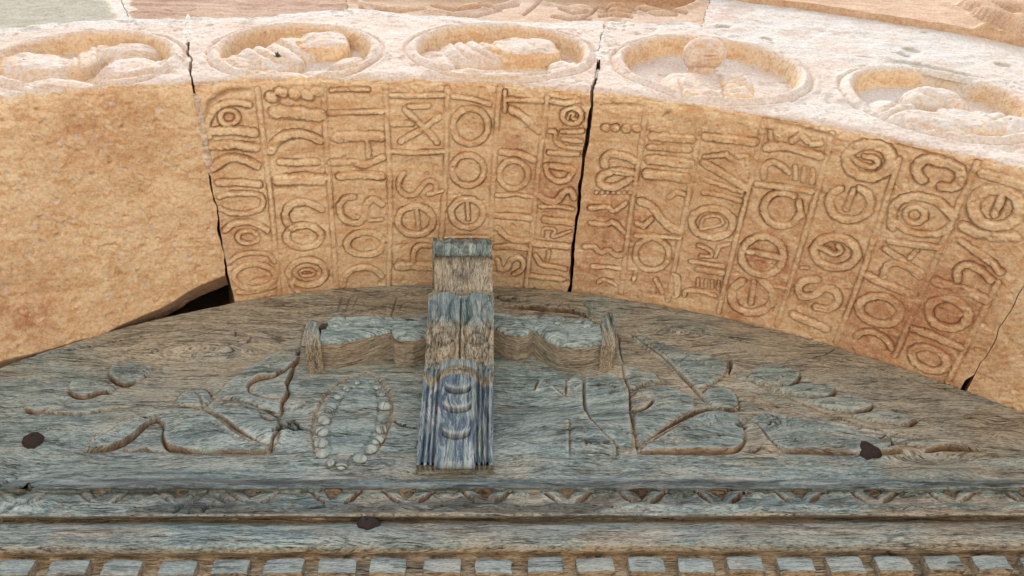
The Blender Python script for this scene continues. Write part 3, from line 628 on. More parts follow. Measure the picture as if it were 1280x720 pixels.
    def engrave(hf, raw, lists, wd=1.5, dep=.0055, lo=.65):
        qx, qy = proj(S.P + S.N * hf[:, None])
        for pts in lists:
            Q = chaikin(np.array(pts, float)); i = np.nonzero(fr & (qx > Q[:, 0].min() - 8) & (qx < Q[:, 0].max() + 8) & (qy > Q[:, 1].min() - 8) & (qy < Q[:, 1].max() + 8))[0]
            if not len(i): continue
            sa, sb = S.a, S.b; S.a, S.b = qx, qy; d, _, t = S.dist(Q, i); S.a, S.b = sa, sb
            d = d + .5 * vnoise(X[i] * 60, Z[i] * 60, 5); tp = np.clip(np.minimum(t, 1 - t) * 6 + .3, 0, 1)
            hf[i] += (-dep * np.exp(-(d / wd) ** 2) + dep * .35 * np.exp(-((d - 3.2 * wd) / (1.6 * wd)) ** 2)) * tp; raw[i] = np.maximum(raw[i], lo * np.exp(-(d / (wd * .8)) ** 2) * tp)
    engrave(hf, raw, folds.get(j, []))
    if j == 3:
        engrave(hf, raw, [[(908, 100), (920, 98), (932, 94)], [(908, 105), (922, 103), (934, 99)], [(910, 110), (924, 108), (935, 104)], [(912, 115), (926, 113)]], 1.2, .005, .8)
    hf = hf + np.where(fr, .002 * fbm(X * 30, Z * 30, 57, 4, .6) - .005 * sst(fbm(X * 18, Z * 18, 58, 4), .30, .5), 0)
    if j == 1:
        for k in range(14):
            t = k / 13; q = on_y(125 + 80 * t, 88 - 26 * math.sin(t * 2.2), Y0)[[0, 2]]; d = np.hypot(X - q[0], Z - q[1]); hf += np.where(fr, .006 * np.exp(-(d / .008) ** 2), 0)
    wf = S.v - .85
    blend = sst(wf, .0, .03)
    h = h * (1 - blend) + hf * blend if True else h
    # eroded arris
    er = np.exp(-(wf / .022) ** 2); h -= er * (.006 + .014 * np.clip(fbm(S.th * 30, wf * 12, 61, 5, .6) + .1, 0, 1) + .004 * fbm(S.th * 120, wf * 60, 62, 3))
    er2 = np.where(wf < 0, np.exp(-((wf + .03) / .03) ** 2), 0); h -= er2 * .010 * np.clip(fbm(S.th * 34, wf * 26, 66, 5, .6), 0, 1)
    S.h = h
    edge = wf + .020 * fbm(S.th * 40, wf * 10, 63, 5, .6) + .010 * fbm(S.th * 9, wf * 0, 64, 2)
    S.attrs['wash'] = sst(edge, .002, .012) * (1 - raw)
    S.attrs['wash'] *= np.where(fr, 1, .9)
    S.attrs['lime'] = np.where(fr, sst(wf + .03 * fbm(S.th * 30, wf * 9, 14, 4), .60, .66) * .9, 0)
    if j == 1: S.attrs['wash'] = np.maximum(S.attrs['wash'], np.where(sof, SCR * .8, 0))
    if j >= 3: S.attrs['lime'] = np.maximum(S.attrs['lime'], np.where(fr, .55 * sst(edge, .004, .03) * (1 - raw) * sst(fbm(X * 3, Z * 3, 19, 4), -.25, .3) * sst(px, 900, 1010), 0))
    yel = (np.exp(-(((px - 110) / 14) ** 2 + ((py - 78) / 12) ** 2)) * .5) if j == 1 else 0
    S.attrs['wash'] = S.attrs['wash'] * (1 - yel)
    S.G = lambda u, v: (u, v)
    lb = {1: 'plain uncarved soffit block at the left, broken along its back edge', 2: 'middle-left block with seven columns of raised letters and two medallions', 3: 'middle-right block with seven columns of reddened raised letters and two medallions', 4: 'tooled block at the right edge'}[j]
    o = S.emit('voussoir', STONE, arch, labels=labels, skirt=(.30, .30, .0, .25))
    o[0]['label'] = lb
    if j == 3:      # head of the bust: looks down at whoever stands below
        c = on_y(880, 68, Y0 - .022); fd = np.array([.05, -.60, -.80]); fd /= np.linalg.norm(fd); rt = np.array([1., 0, .06]); rt -= fd * (rt @ fd); rt /= np.linalg.norm(rt); up = np.cross(fd, rt); up = up if up @ np.array([0, -.83, .55]) > 0 else -up
        na, nb = 96, 64; ang = np.linspace(0, 2 * math.pi, na, endpoint=False); pol = np.linspace(.001, 2.3, nb); aa, pp = np.meshgrid(ang, pol, indexing='ij'); aa, pp = aa.ravel(), pp.ravel()
        lx, ly, lf = np.cos(aa) * np.sin(pp), np.sin(aa) * np.sin(pp), np.cos(pp); q = (np.abs(lx) ** 2.5 + np.abs(ly) ** 2.5 + np.abs(lf) ** 2.5) ** (-1 / 2.5); lx, ly, lf = lx * q, ly * q, lf * q
        g2 = lambda x, y, rx, ry: np.exp(-((lx - x) / rx) ** 2 - ((ly - y) / ry) ** 2) * (lf > 0)
        rr = 1 + .30 * g2(0, .02, .13, .26) + .06 * g2(0, -.12, .2, .1) - .22 * g2(-.42, .16, .24, .17) - .22 * g2(.42, .16, .24, .17) + .16 * g2(-.42, .13, .15, .08) + .16 * g2(.42, .13, .15, .08) + .06 * g2(-.42, .36, .28, .07) + .06 * g2(.42, .36, .28, .07) - .18 * g2(0, -.46, .34, .06) + .07 * g2(0, -.36, .26, .07) + .06 * g2(0, -.56, .22, .07) - .13 * g2(.35, -.72, .3, .2) + .07 * g2(-.96, .05, .07, .25) + .07 * g2(.96, .05, .07, .25) + .03 * fbm(lx * 5, ly * 5 + lf, 12, 4)
        V = c + (lx * rr * .063)[:, None] * rt + (ly * rr * .047)[:, None] * up + (lf * rr * .050)[:, None] * fd
        I = np.arange(na * nb).reshape(na, nb); J = np.roll(I, -1, 0); Qh = np.stack([I[:, :-1], J[:, :-1], J[:, 1:], I[:, 1:]], -1).reshape(-1, 4)
        at = {k: np.zeros(len(V)) for k in ('wash', 'red', 'grime', 'pale', 'lime', 'grey', 'brown')}
        rw = np.clip(1. * g2(0, -.24, .2, .10) + .95 * g2(.35, -.75, .34, .2) + .8 * g2(-.42, .25, .26, .06) + .8 * g2(.42, .25, .26, .06) + .8 * g2(0, -.46, .34, .06), 0, 1); at['wash'] = .9 * (1 - rw); at['brown'] = .25 * rw
        hd = mesh_np('carved_head', V, Qh, STONE, o[0], at); hd['label'] = 'face of the carved bust'
    if j == 2: S2 = S

# mortar left in the joints
def strip(name, mat, pts, hw, dep, parent, seed, surf='s', hwn=.35, top=0.):
    """crumbly mortar pressed into a joint: pts are (theta, w) samples"""
    pts = np.asarray(pts, float); n = 90; t = np.linspace(0, 1, n); th = np.interp(t, np.linspace(0, 1, len(pts)), pts[:, 0]); ww = np.interp(t, np.linspace(0, 1, len(pts)), pts[:, 1])
    U = np.linspace(-1, 1, 15)
    tt, uu = np.meshgrid(np.arange(n), np.arange(15), indexing='ij'); a = U[uu].ravel(); thg = th[tt].ravel(); wg = ww[tt].ravel()
    edge = hw * (1 + hwn * fbm(wg * 60, np.sign(a) * 3 + 0 * wg, seed, 4)) * (1 - np.abs(2 * t[tt].ravel() - 1) ** 8 * .8)
    P = arch_pt(thg + a * edge / AR, wg); Nn = P - arch_pt(thg, wg) * 0
    c = np.stack([AC[0] + 0 * thg, P[:, 1], AC[1] + 0 * thg], 1); inw = c - P; inw /= np.linalg.norm(inw, axis=1)[:, None]
    inw = np.where((wg > .0)[:, None], np.array([0, -1, 0.])[None], inw)
    hgt = top + dep * (1 - np.abs(a) ** 4) - dep + .005 * fbm(thg * 300, wg * 80, seed + 2, 4)+ .003 * fbm(a * 4, wg * 140, seed + 9, 3)
    P = P + inw * hgt[:, None]
    idx = np.arange(n * 15).reshape(n, 15); q = np.stack([idx[:-1, :-1], idx[1:, :-1], idx[1:, 1:], idx[:-1, 1:]], -1).reshape(-1, 4)
    return mesh_np(name, P, q, mat, parent)
j1 = lambda w: float(joint_theta(1, np.array(w))); j2 = lambda w: float(joint_theta(2, np.array(w)))
strip('joint_mortar', MORTAR, [(j1(w) + .003, w) for w in (-.03, -.10, -.18, -.26)], .013, .010, arch, 3, top=.004)
strip('joint_mortar', MORTAR, [(j1(w) + .004, w) for w in (-.45, -.52, -.60)], .006, .01, arch, 5, top=.001)
strip('joint_mortar', LIME, [(j1(w) + .001, w) for w in (.36, .5, .66)], .010, .012, arch, 6, top=-.001)
strip('joint_mortar', LIME, [(j2(w) + .001, w) for w in (.28, .4, .52, .64)], .013, .012, arch, 7, hwn=1.2, top=-.001)
strip('joint_mortar', LIME, [(j2(w) + .001, w) for w in (.14, .18, .22)], .009, .012, arch, 8, hwn=.9, top=-.012)

# ------------------------------------------------------------------ second ring above the medallions
outer = thing('outer_arch_ring', 'second ring of stones above the medallions, part carved, part plastered grey, brown and white', 'arch', (0, Y0, 4.2))
J2 = [(-.95, -.95), (theta_of(160, 20, Y0), theta_of(132, -8, Y0)), (theta_of(434, 12, Y0), theta_of(425, -12, Y0)), (theta_of(878, 36, Y0), theta_of(890, -12, Y0)), (1.05, 1.05)]
for j in range(1, 5):
    a, b = J2[j - 1][0], J2[j][0]
    nU = [200, 130, 330, 330][j - 1]; nV = 110
    U = np.linspace(0, 1, nU); V = np.linspace(0, .62, nV)
    def F(u, v, j=j):
        k = v / .6; thL = J2[j - 1][0] + (J2[j - 1][1] - J2[j - 1][0]) * k * .6 + .0004 + .004 * fbm(v * 20, v * 0 + j, 41, 4); thR = J2[j][0] + (J2[j][1] - J2[j][0]) * k * .6 - .0004 + .004 * fbm(v * 20, v * 0 + j + 1, 41, 4)
        th = thL + (thR - thL) * u; w0 = np.interp(th, WT[:, 0], WT[:, 1]) - .06
        wtop2 = np.interp(th, [.2, .48, .62, .75], [1.36, 1.31, 1.29, 1.27]) + .01 * fbm(th * 20, th * 0, 8, 3)
        r = AR + rF(th) + w0 + (wtop2 - w0) * v / .6
        return np.stack([AC[0] + r * np.sin(th), np.full_like(th, Y0 + (.012 if j < 4 else .006)), AC[1] + r * np.cos(th)], 1)
    S = Sheet(U, V, F, lambda u, v, F=F: (F(u, v)[:, 0], F(u, v)[:, 2])); n = len(S.u)
    X, Z = S.a, S.b; S.attrs = {k: np.zeros(n) for k in ('wash', 'red', 'grime', 'pale', 'lime', 'grey', 'brown')}
    h = .006 * fbm(X * 9, Z * 9, 81 + j, 5, .6) + .0015 * fbm(X * 60, Z * 60, 82, 3)
    ins = S.v
    if j == 1:
        S.attrs['grey'][:] = .95; S.attrs['lime'] = .9 * sst(S.v + .02 * fbm(X * 20, Z * 20, 3, 4), .075, .05)
        d = np.abs(S.u - 1) * (b - a) * 2.8; S.attrs['lime'] = np.maximum(S.attrs['lime'], sst(d + .03 * fbm(X * 14, Z * 14, 7, 4), .05, .03)); S.attrs['grey'] *= 1 - S.attrs['lime']
    elif j == 2:
        S.attrs['brown'][:] = .95; h += .004 * fbm(X * 4, Z * 30, 9, 4)
        for pts in ([(205, 8), (225, 10), (245, 6)], [(232, 14), (240, 18), (246, 16)]): 
            Q = np.array([on_y(*p, Y0)[[0, 2]] for p in pts]); i = S.near(Q, .02); d, _, _ = S.dist(Q, i); h[i] -= .008 * np.exp(-(d / .003) ** 2)
        d = np.abs(S.u) * (b - a) * 2.8; lm = sst(d + .03 * fbm(X * 14, Z * 14, 7, 4), .02, .01); S.attrs['lime'] = lm; S.attrs['brown'] *= 1 - lm
    elif j == 3:
        S.attrs['wash'][:] = .35 + .45 * sst(fbm(X * 6, Z * 6, 5, 4), -.2, .4); S.attrs['red'][:] = .0; S.attrs['brown'][:] = .45
        raw = np.zeros(n)
        for (cx, cy, rx, rz) in ((540, -16, 118, .32), (760, -14, 118, .32)):
            P = on_y(cx, cy, Y0); rxm = abs(on_y(cx + rx, cy, Y0)[0] - P[0]); m = rz
            d = np.hypot((X - P[0]) / rxm, (Z - P[2]) / rz) * m; sunk = sst(d, m - .03, m - .05)
            h = h * (1 - sunk) - .045 * sunk + .008 * np.exp(-((d - m + .02) / .014) ** 2)
            raw = np.maximum(raw, sunk * .8)
        rng = random.Random(5)
        blobs = [(500, 6, 40, .05, 8, .0), (470, 3, 30, .06, -20, .0), (560, 12, 46, .045, 5, -.004), (600, 3, 40, .06, 0, .0), (640, 10, 30, .04, 20, -.01), (530, 18, 60, .03, 3, -.012), (455, 13, 24, .05, 20, -.006),
                 (700, 14, 26, .05, 20, .0), (725, 5, 26, .07, -30, .0), (772, 6, 26, .028, 8, .012), (774, 12, 26, .026, 8, .014), (772, 18, 24, .026, 8, .014), (768, 24, 22, .024, 8, .008), (745, 20, 30, .04, -18, .0), (700, 22, 34, .03, 0, -.01), (830, 14, 30, .05, 30, -.012), (815, 4, 30, .06, 10, -.004), (690, 3, 22, .05, 0, .0)]
        for (fx, fy, rpx, rz_, rot, top) in blobs:
            P = on_y(fx, fy, Y0 + .01); rxm = rpx * .0026; ca, sa = math.cos(math.radians(-rot)), math.sin(math.radians(-rot))
            wx, wz = X - P[0], Z - P[2]; dd = np.hypot((wx * ca + wz * sa) / rxm, (-wx * sa + wz * ca) / rz_) + .07 * fbm(X * 25, Z * 25, int(fx), 3)
            bb = -.05 + (top + .05) * np.clip(1 - dd ** 2, 0, 1) ** .5; sel = (dd < 1) & (bb > h); h = np.where(sel, bb, h)
        qx, qy = proj(S.P + S.N * h[:, None]); sa, sb = S.a, S.b
        for pts in ([(752, 8), (772, 5), (792, 10)], [(752, 14), (772, 11), (794, 15)], [(750, 20), (772, 17), (790, 21)], [(728, 22), (740, 16), (748, 8)], [(700, 10), (716, 16), (734, 14)], [(690, 20), (712, 24), (738, 24)], [(800, 10), (820, 18), (846, 18)], [(810, 4), (836, 10), (858, 16)],
                    [(470, 10), (500, 14), (530, 10)], [(540, 6), (566, 12), (600, 8)], [(560, 18), (596, 20), (626, 12)], [(480, 20), (510, 22), (545, 22)], [(600, 4), (622, 10), (648, 6)], [(450, 8), (462, 14), (480, 16)], [(655, 18), (668, 8), (676, 0)]):
            Q = chaikin(np.array(pts, float)); i = np.nonzero((qx > Q[:, 0].min() - 8) & (qx < Q[:, 0].max() + 8) & (qy > Q[:, 1].min() - 8) & (qy < Q[:, 1].max() + 8))[0]
            S.a, S.b = qx, qy; d, _, t = S.dist(Q, i); S.a, S.b = sa, sb
            h[i] -= .014 * np.exp(-(d / 1.5) ** 2); S.attrs['red'][i] = np.maximum(S.attrs['red'][i], .9 * np.exp(-(d / 1.6) ** 2)); S.attrs['grime'][i] = np.maximum(S.attrs['grime'][i], .8 * np.exp(-(d / 1.0) ** 2))
        S.attrs['wash'] *= 1 - raw
        S.attrs['wash'] = np.maximum(S.attrs['wash'], .9 * sst(S.v, .09, .06)); S.attrs['brown'] *= 1 - .8 * sst(S.v, .09, .06)
        S.attrs['pale'][:] = .3
    else:
        S.attrs['lime'] = .55 + .45 * sst(fbm(X * 5, Z * 5, 61, 5), -.35, .2); S.attrs['wash'][:] = .95
        pk = sst(fbm(X * 9, Z * 16, 68, 5, .62), .10, .34) * sst(S.px, 1180, 940); S.attrs['lime'] *= 1 - .7 * pk
        S.attrs['brown'] = .35 * pk
        g = np.zeros(n)
        for (p0, p1, ww) in (((1092, 70), (1262, 103), .034), ((1120, 62), (1130, 66), .02)):
            Q = np.array([on_y(*p, Y0)[[0, 2]] for p in (p0, p1)]); d, _, t = S.dist(Q, np.arange(n)); g = np.maximum(g, sst(d + .03 * fbm(X * 20, Z * 20, 4, 4), ww, ww * .7) * sst(t, -.01, .25))
        for (cx, cy, rx, rz) in ((1140, 60, 13, .035), (1254, 78, 11, .03), (1067, 16, 14, .028), (958, 47, 8, .03), (905, 31, 12, .02), (1157, 38, 6, .02), (1000, 3, 20, .03), (1040, 6, 12, .02), (1050, 72, 14, .012), (1080, 70, 12, .014)):
            P = on_y(cx, cy, Y0); d = np.hypot((X - P[0]) / (rx * .0026), (Z - P[2]) / rz) + .35 * fbm(X * 30, Z * 30, int(cx), 3); g = np.maximum(g, sst(d, 1, .75))
        h -= .006 * g; S.attrs['grey'] = .85 * g
        S.attrs['lime'] *= 1 - g
        h += .003 * fbm(X * 30, Z * 30, 33, 4)
    S.h = h; lb = ['grey-green plastered stone at the upper left', 'smooth brown stone', 'reddish carved stone with folded drapery in sunk roundels', 'long whitewashed stretch with flaking lime at the right'][j - 1]
    o = S.emit('voussoir', STONE, outer, skirt=(.1, .1, 0, 0))[0]; o['label'] = lb

# third course at the top right, carved
third = thing('upper_carved_course', 'orange carved stone course above the whitewashed band, cloth folds showing at the upper right corner', 'stone course', (1.2, Y0, 4.6))
def F(u, v):
    th = u; k = np.interp(th, [.2, .48, .62, .75], [1.36, 1.31, 1.29, 1.27]) + .01 * fbm(th * 20, th * 0, 8, 3)
    r = AR + rF(th) + k - .015 + v; return np.stack([AC[0] + r * np.sin(th), np.full_like(th, Y0 - .02), AC[1] + r * np.cos(th)], 1)
S = Sheet(np.linspace(-.95, 1.05, 400), np.linspace(-.10, 1.3, 150), F, lambda u, v: (F(u, v)[:, 0], F(u, v)[:, 2])); n = len(S.u)
X, Z = S.a, S.b; S.attrs = {k: np.zeros(n) for k in ('wash', 'red', 'grime', 'pale', 'lime', 'grey', 'brown')}
h = .008 * fbm(X * 7, Z * 7, 91, 5, .6)
for (fx, fy, rpx, rz_, rot, top) in [(1232, 6, 12, .14, -10, .045), (1250, 18, 10, .13, -14, .05), (1268, 10, 13, .15, -20, .055), (1285, 26, 16, .12, 0, .05), (1262, 36, 22, .05, 14, .03), (1240, 30, 10, .07, 0, .03), (1300, 0, 30, .2, 10, .05)]:
    P = on_y(fx, fy, Y0 - .05); rxm = rpx * .003; ca, sa = math.cos(math.radians(-rot)), math.sin(math.radians(-rot)); wx, wz = X - P[0], Z - P[2]
    dd = np.hypot((wx * ca + wz * sa) / rxm, (-wx * sa + wz * ca) / rz_); bb = (top) * np.clip(1 - dd ** 2, 0, 1) ** .5; h = np.where((dd < 1) & (bb > h), bb, h)
S.h = h; S.attrs['wash'][:] = .15; S.attrs['red'][:] = .5; S.attrs['pale'][:] = .4; S.attrs['brown'][:] = .3
S.emit('carved_stone', STONE, third, skirt=(.1, .1, .10, 0))

# ================================================================== THE WOOD PANEL (tympanum)
YP = Y1
ZB = 2.998
def ztop(x):
    t = np.arctan2(x - AC[0], 2.0); 
    for _ in range(3):
        R = AR + rB(t); z = AC[1] + np.sqrt(np.clip(R ** 2 - (x - AC[0]) ** 2, 0, None)); t = np.arctan2(x - AC[0], z - AC[1])
    return np.maximum(z, ZB + .004)
WX = np.r_[np.linspace(-1.62, -1.22, 40)[:-1], np.linspace(-1.22, 1.50, 1400)[:-1], np.linspace(1.50, 1.62, 14)]
def Fp(u, v):
    zt = ztop(u); k = np.clip(v, 0, 1); z = ZB - .02 + (zt - ZB + .02) * k
    y = YP + np.clip(v - 1, 0, None) * 2.0; return np.stack([u, y, z + np.clip(v - 1, 0, 1) * .05], 1)
S = Sheet(WX, np.r_[np.linspace(0, 1, 390), [1.003, 1.01, 1.05]], Fp, lambda u, v: (u, Fp(u, v)[:, 2])); n = len(S.u)
S.N[:] = np.array([0, -1, 0]); S.up = np.zeros(n); S.gr = np.zeros(n); S.st = np.zeros(n)
ATW = ('ochre', 'blue', 'paint', 'pit', 'worn', 'cut')
S.attrs = {k: np.zeros(n) for k in ATW}
# carved edges: (points px, raised side, height m, width m)
WOODL = [
 # left wing
 ([(135, 469), (140, 477), (150, 483), (160, 484), (172, 478)], 1, .011, .06), ([(85, 487), (88, 494), (98, 499), (112, 498), (126, 493), (142, 493)], 1, .011, .06),
 ([(30, 511), (37, 516), (48, 516), (62, 512)], 1, .008, .05),
 ([(303, 430), (310, 428), (315, 421)], 1, .006, .04),
 ([(105, 565), (135, 563), (152, 558), (166, 549), (178, 537), (190, 529), (200, 528), (206, 534)], 1, .013, .10),
 ([(206, 534), (204, 549), (208, 560), (214, 563), (232, 566), (253, 567)], 1, .012, .06),
 ([(152, 561), (160, 566), (172, 565), (181, 561), (190, 566), (208, 565)], 1, .006, .03),
 ([(253, 567), (300, 568), (338, 567)], 1, .012, .07), ([(338, 567), (342, 550), (349, 537)], 1, .010, .05),
 ([(217, 506), (222, 498), (231, 491), (242, 486), (254, 487), (263, 493), (266, 502)], -1, .007, .03),
 ([(244, 493), (250, 497), (253, 505), (254, 513)], 1, .005, .03),
 ([(254, 513), (275, 522), (300, 541), (325, 556), (345, 562)], 1, .007, .05), ([(254, 515), (272, 526), (296, 545), (318, 558)], -1, .007, .05),
 ([(262, 507), (280, 502), (305, 504), (330, 514), (350, 523)], -1, .005, .06),
 ([(312, 493), (309, 486), (313, 480), (322, 476), (340, 475), (352, 470), (362, 462), (370, 455), (375, 444)], 1, .014, .07),
 ([(368, 457), (364, 470), (360, 478), (357, 484), (361, 490), (358, 498), (352, 504), (353, 515), (349, 523)], -1, .012, .06),
 ([(325, 521), (332, 527), (340, 529), (350, 525)], 1, .010, .04),
 ([(60, 492), (120, 488), (170, 470), (230, 455), (300, 428), (345, 405)], -1, .004, .06), ([(20, 512), (90, 520), (150, 510), (215, 508)], 1, .004, .05),
 ([(110, 560), (160, 528), (215, 512), (254, 514)], -1, .005, .05),
 ([(383, 402), (378, 420), (374, 445)], 1, .004, .03),
 # right wing
 ([(772, 415), (774, 440), (776, 456), (783, 463), (796, 466), (810, 467), (820, 471), (824, 477)], -1, .014, .07),
 ([(776, 458), (781, 480), (787, 492), (787, 517), (793, 545), (797, 567)], -1, .010, .06),
 ([(787, 492), (800, 483), (815, 479), (832, 480)], 1, .005, .05),
 ([(787, 513), (797, 517), (808, 513), (818, 501)], 1, .010, .045),
 ([(806, 554), (840, 532), (873, 515), (897, 512)], 1, .008, .04), ([(810, 557), (846, 535), (876, 520), (898, 515)], -1, .008, .05),
 ([(787, 417), (827, 447), (855, 474), (874, 494), (884, 508)], 1, .006, .05),
 ([(797, 567), (830, 567), (868, 568), (905, 567), (922, 566), (930, 556), (931, 541)], 1, .015, .08),
 ([(929, 566), (942, 568), (951, 562)], 1, .009, .03), ([(952, 563), (962, 567), (974, 565)], 1, .007, .03),
 ([(877, 494), (884, 487), (897, 485), (910, 487), (920, 494), (925, 508), (922, 513)], -1, .009, .03), ([(925, 512), (910, 514), (897, 512), (884, 512)], -1, .006, .03),
 ([(933, 527), (944, 531), (951, 540), (956, 551), (966, 559), (978, 565)], -1, .014, .08),
 ([(978, 565), (1020, 568), (1070, 570)], 1, .014, .07), ([(1097, 567), (1115, 567), (1128, 565)], 1, .012, .05), ([(1155, 565), (1175, 562), (1225, 563)], 1, .013, .05),
 ([(975, 482), (984, 486), (992, 483), (1000, 474), (998, 466)], 1, .012, .07), ([(1024, 497), (1034, 499), (1042, 494), (1046, 488)], 1, .012, .06), ([(1066, 515), (1080, 518), (1088, 513), (1092, 506)], 1, .012, .06), ([(1130, 531), (1138, 532), (1148, 526)], 1, .011, .05),
 ([(933, 463), (950, 460), (970, 460), (998, 468)], -1, .005, .05), ([(940, 470), (990, 500), (1050, 525), (1130, 548), (1230, 562)], 1, .004, .05),
 ([(930, 516), (990, 522), (1060, 538), (1130, 550), (1210, 560)], 1, .005, .04), ([(996, 468), (1060, 495), (1140, 523), (1190, 540), (1225, 556)], -1, .004, .05),
 ([(912, 451), (914, 460), (911, 470)], 1, .011, .04), ([(862, 436), (880, 446), (905, 452)], -1, .006, .05), ([(885, 471), (905, 471), (925, 468)], 1, .004, .03),
 # centre field: zigzag and cut panel at the right
 ([(729, 473), (729, 500), (730, 520), (750, 540), (772, 560), (771, 574)], -1, .013, .10),
 ([(712, 527), (712, 572)], -1, .006, .04), ([(668, 489), (675, 475)], -1, .009, .03), ([(675, 475), (690, 486), (707, 498)], -1, .011, .03), ([(707, 498), (708, 478)], -1, .008, .02), ([(708, 478), (728, 472)], -1, .009, .03), ([(732, 547), (732, 561)], -1, .003, .02), ([(628, 384), (680, 388), (724, 391), (738, 398)], 1, .010, .04), ([(738, 397), (738, 412)], 1, .006, .02)]
S.lf = np.zeros(n)
LEAVES = [([(105, 566), (120, 545), (160, 526), (215, 511), (254, 515), (275, 527), (300, 547), (338, 558), (338, 567), (253, 567), (214, 563), (205, 549), (206, 534), (195, 528), (178, 538), (160, 553), (135, 564)], .012),
 ([(258, 512), (264, 506), (285, 503), (310, 506), (350, 524), (349, 540), (344, 561), (315, 550), (285, 532)], .010),
 ([(266, 500), (285, 480), (312, 462), (345, 440), (372, 436), (372, 452), (355, 468), (338, 474), (320, 476), (309, 485), (312, 494), (330, 500), (352, 505), (349, 520), (325, 511), (290, 500)], .008),
 ([(313, 492), (322, 480), (345, 478), (362, 468), (364, 475), (357, 484), (360, 492), (353, 503), (330, 498)], .003),
 ([(219, 507), (224, 497), (236, 488), (250, 487), (262, 495), (264, 504), (254, 512), (236, 508)], .008),
 ([(135, 468), (140, 458), (165, 455), (200, 462), (172, 479), (158, 485), (146, 482)], .010), ([(85, 486), (92, 476), (125, 478), (150, 488), (126, 494), (108, 500), (92, 497)], .010), ([(30, 510), (40, 498), (75, 500), (85, 510), (60, 514), (42, 517)], .007),
 ([(777, 458), (796, 467), (816, 469), (830, 479), (800, 483), (786, 491)], .009), ([(788, 493), (815, 482), (845, 488), (868, 500), (870, 512), (836, 530), (806, 552), (799, 560), (789, 517), (808, 514), (818, 501), (808, 498)], .010),
 ([(800, 566), (812, 555), (846, 535), (876, 519), (900, 515), (925, 524), (931, 541), (928, 557), (918, 567)], .013), ([(934, 528), (946, 532), (954, 545), (966, 559), (980, 566), (1068, 570), (1128, 565), (1100, 552), (1050, 536), (990, 522), (950, 516)], .012),
 ([(878, 494), (886, 486), (905, 486), (920, 495), (923, 508), (905, 512), (888, 510)], .009), ([(790, 424), (812, 440), (845, 466), (872, 488), (884, 483), (905, 472), (912, 452), (880, 446), (850, 436), (815, 424), (795, 415)], .007),
 ([(934, 474), (940, 463), (965, 459), (990, 462), (1001, 470), (996, 480), (986, 486), (972, 482), (950, 482)], .012), ([(960, 488), (1000, 482), (1030, 482), (1047, 488), (1040, 497), (1030, 499), (1000, 496)], .012), ([(1005, 503), (1045, 497), (1075, 500), (1093, 506), (1086, 516), (1070, 517), (1040, 513)], .012), ([(1060, 521), (1095, 515), (1130, 519), (1149, 526), (1140, 533), (1120, 531), (1090, 528)], .010),
 ([(985, 512), (1060, 532), (1130, 546), (1225, 562), (1160, 562), (1100, 548), (1040, 532)], .006),
 ([(730, 473), (768, 466), (780, 488), (786, 520), (792, 562), (774, 562), (752, 542), (731, 520)], .007)]
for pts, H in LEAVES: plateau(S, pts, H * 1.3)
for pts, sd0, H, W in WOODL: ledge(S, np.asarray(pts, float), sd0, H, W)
S.attrs['lfs'] = S.lf
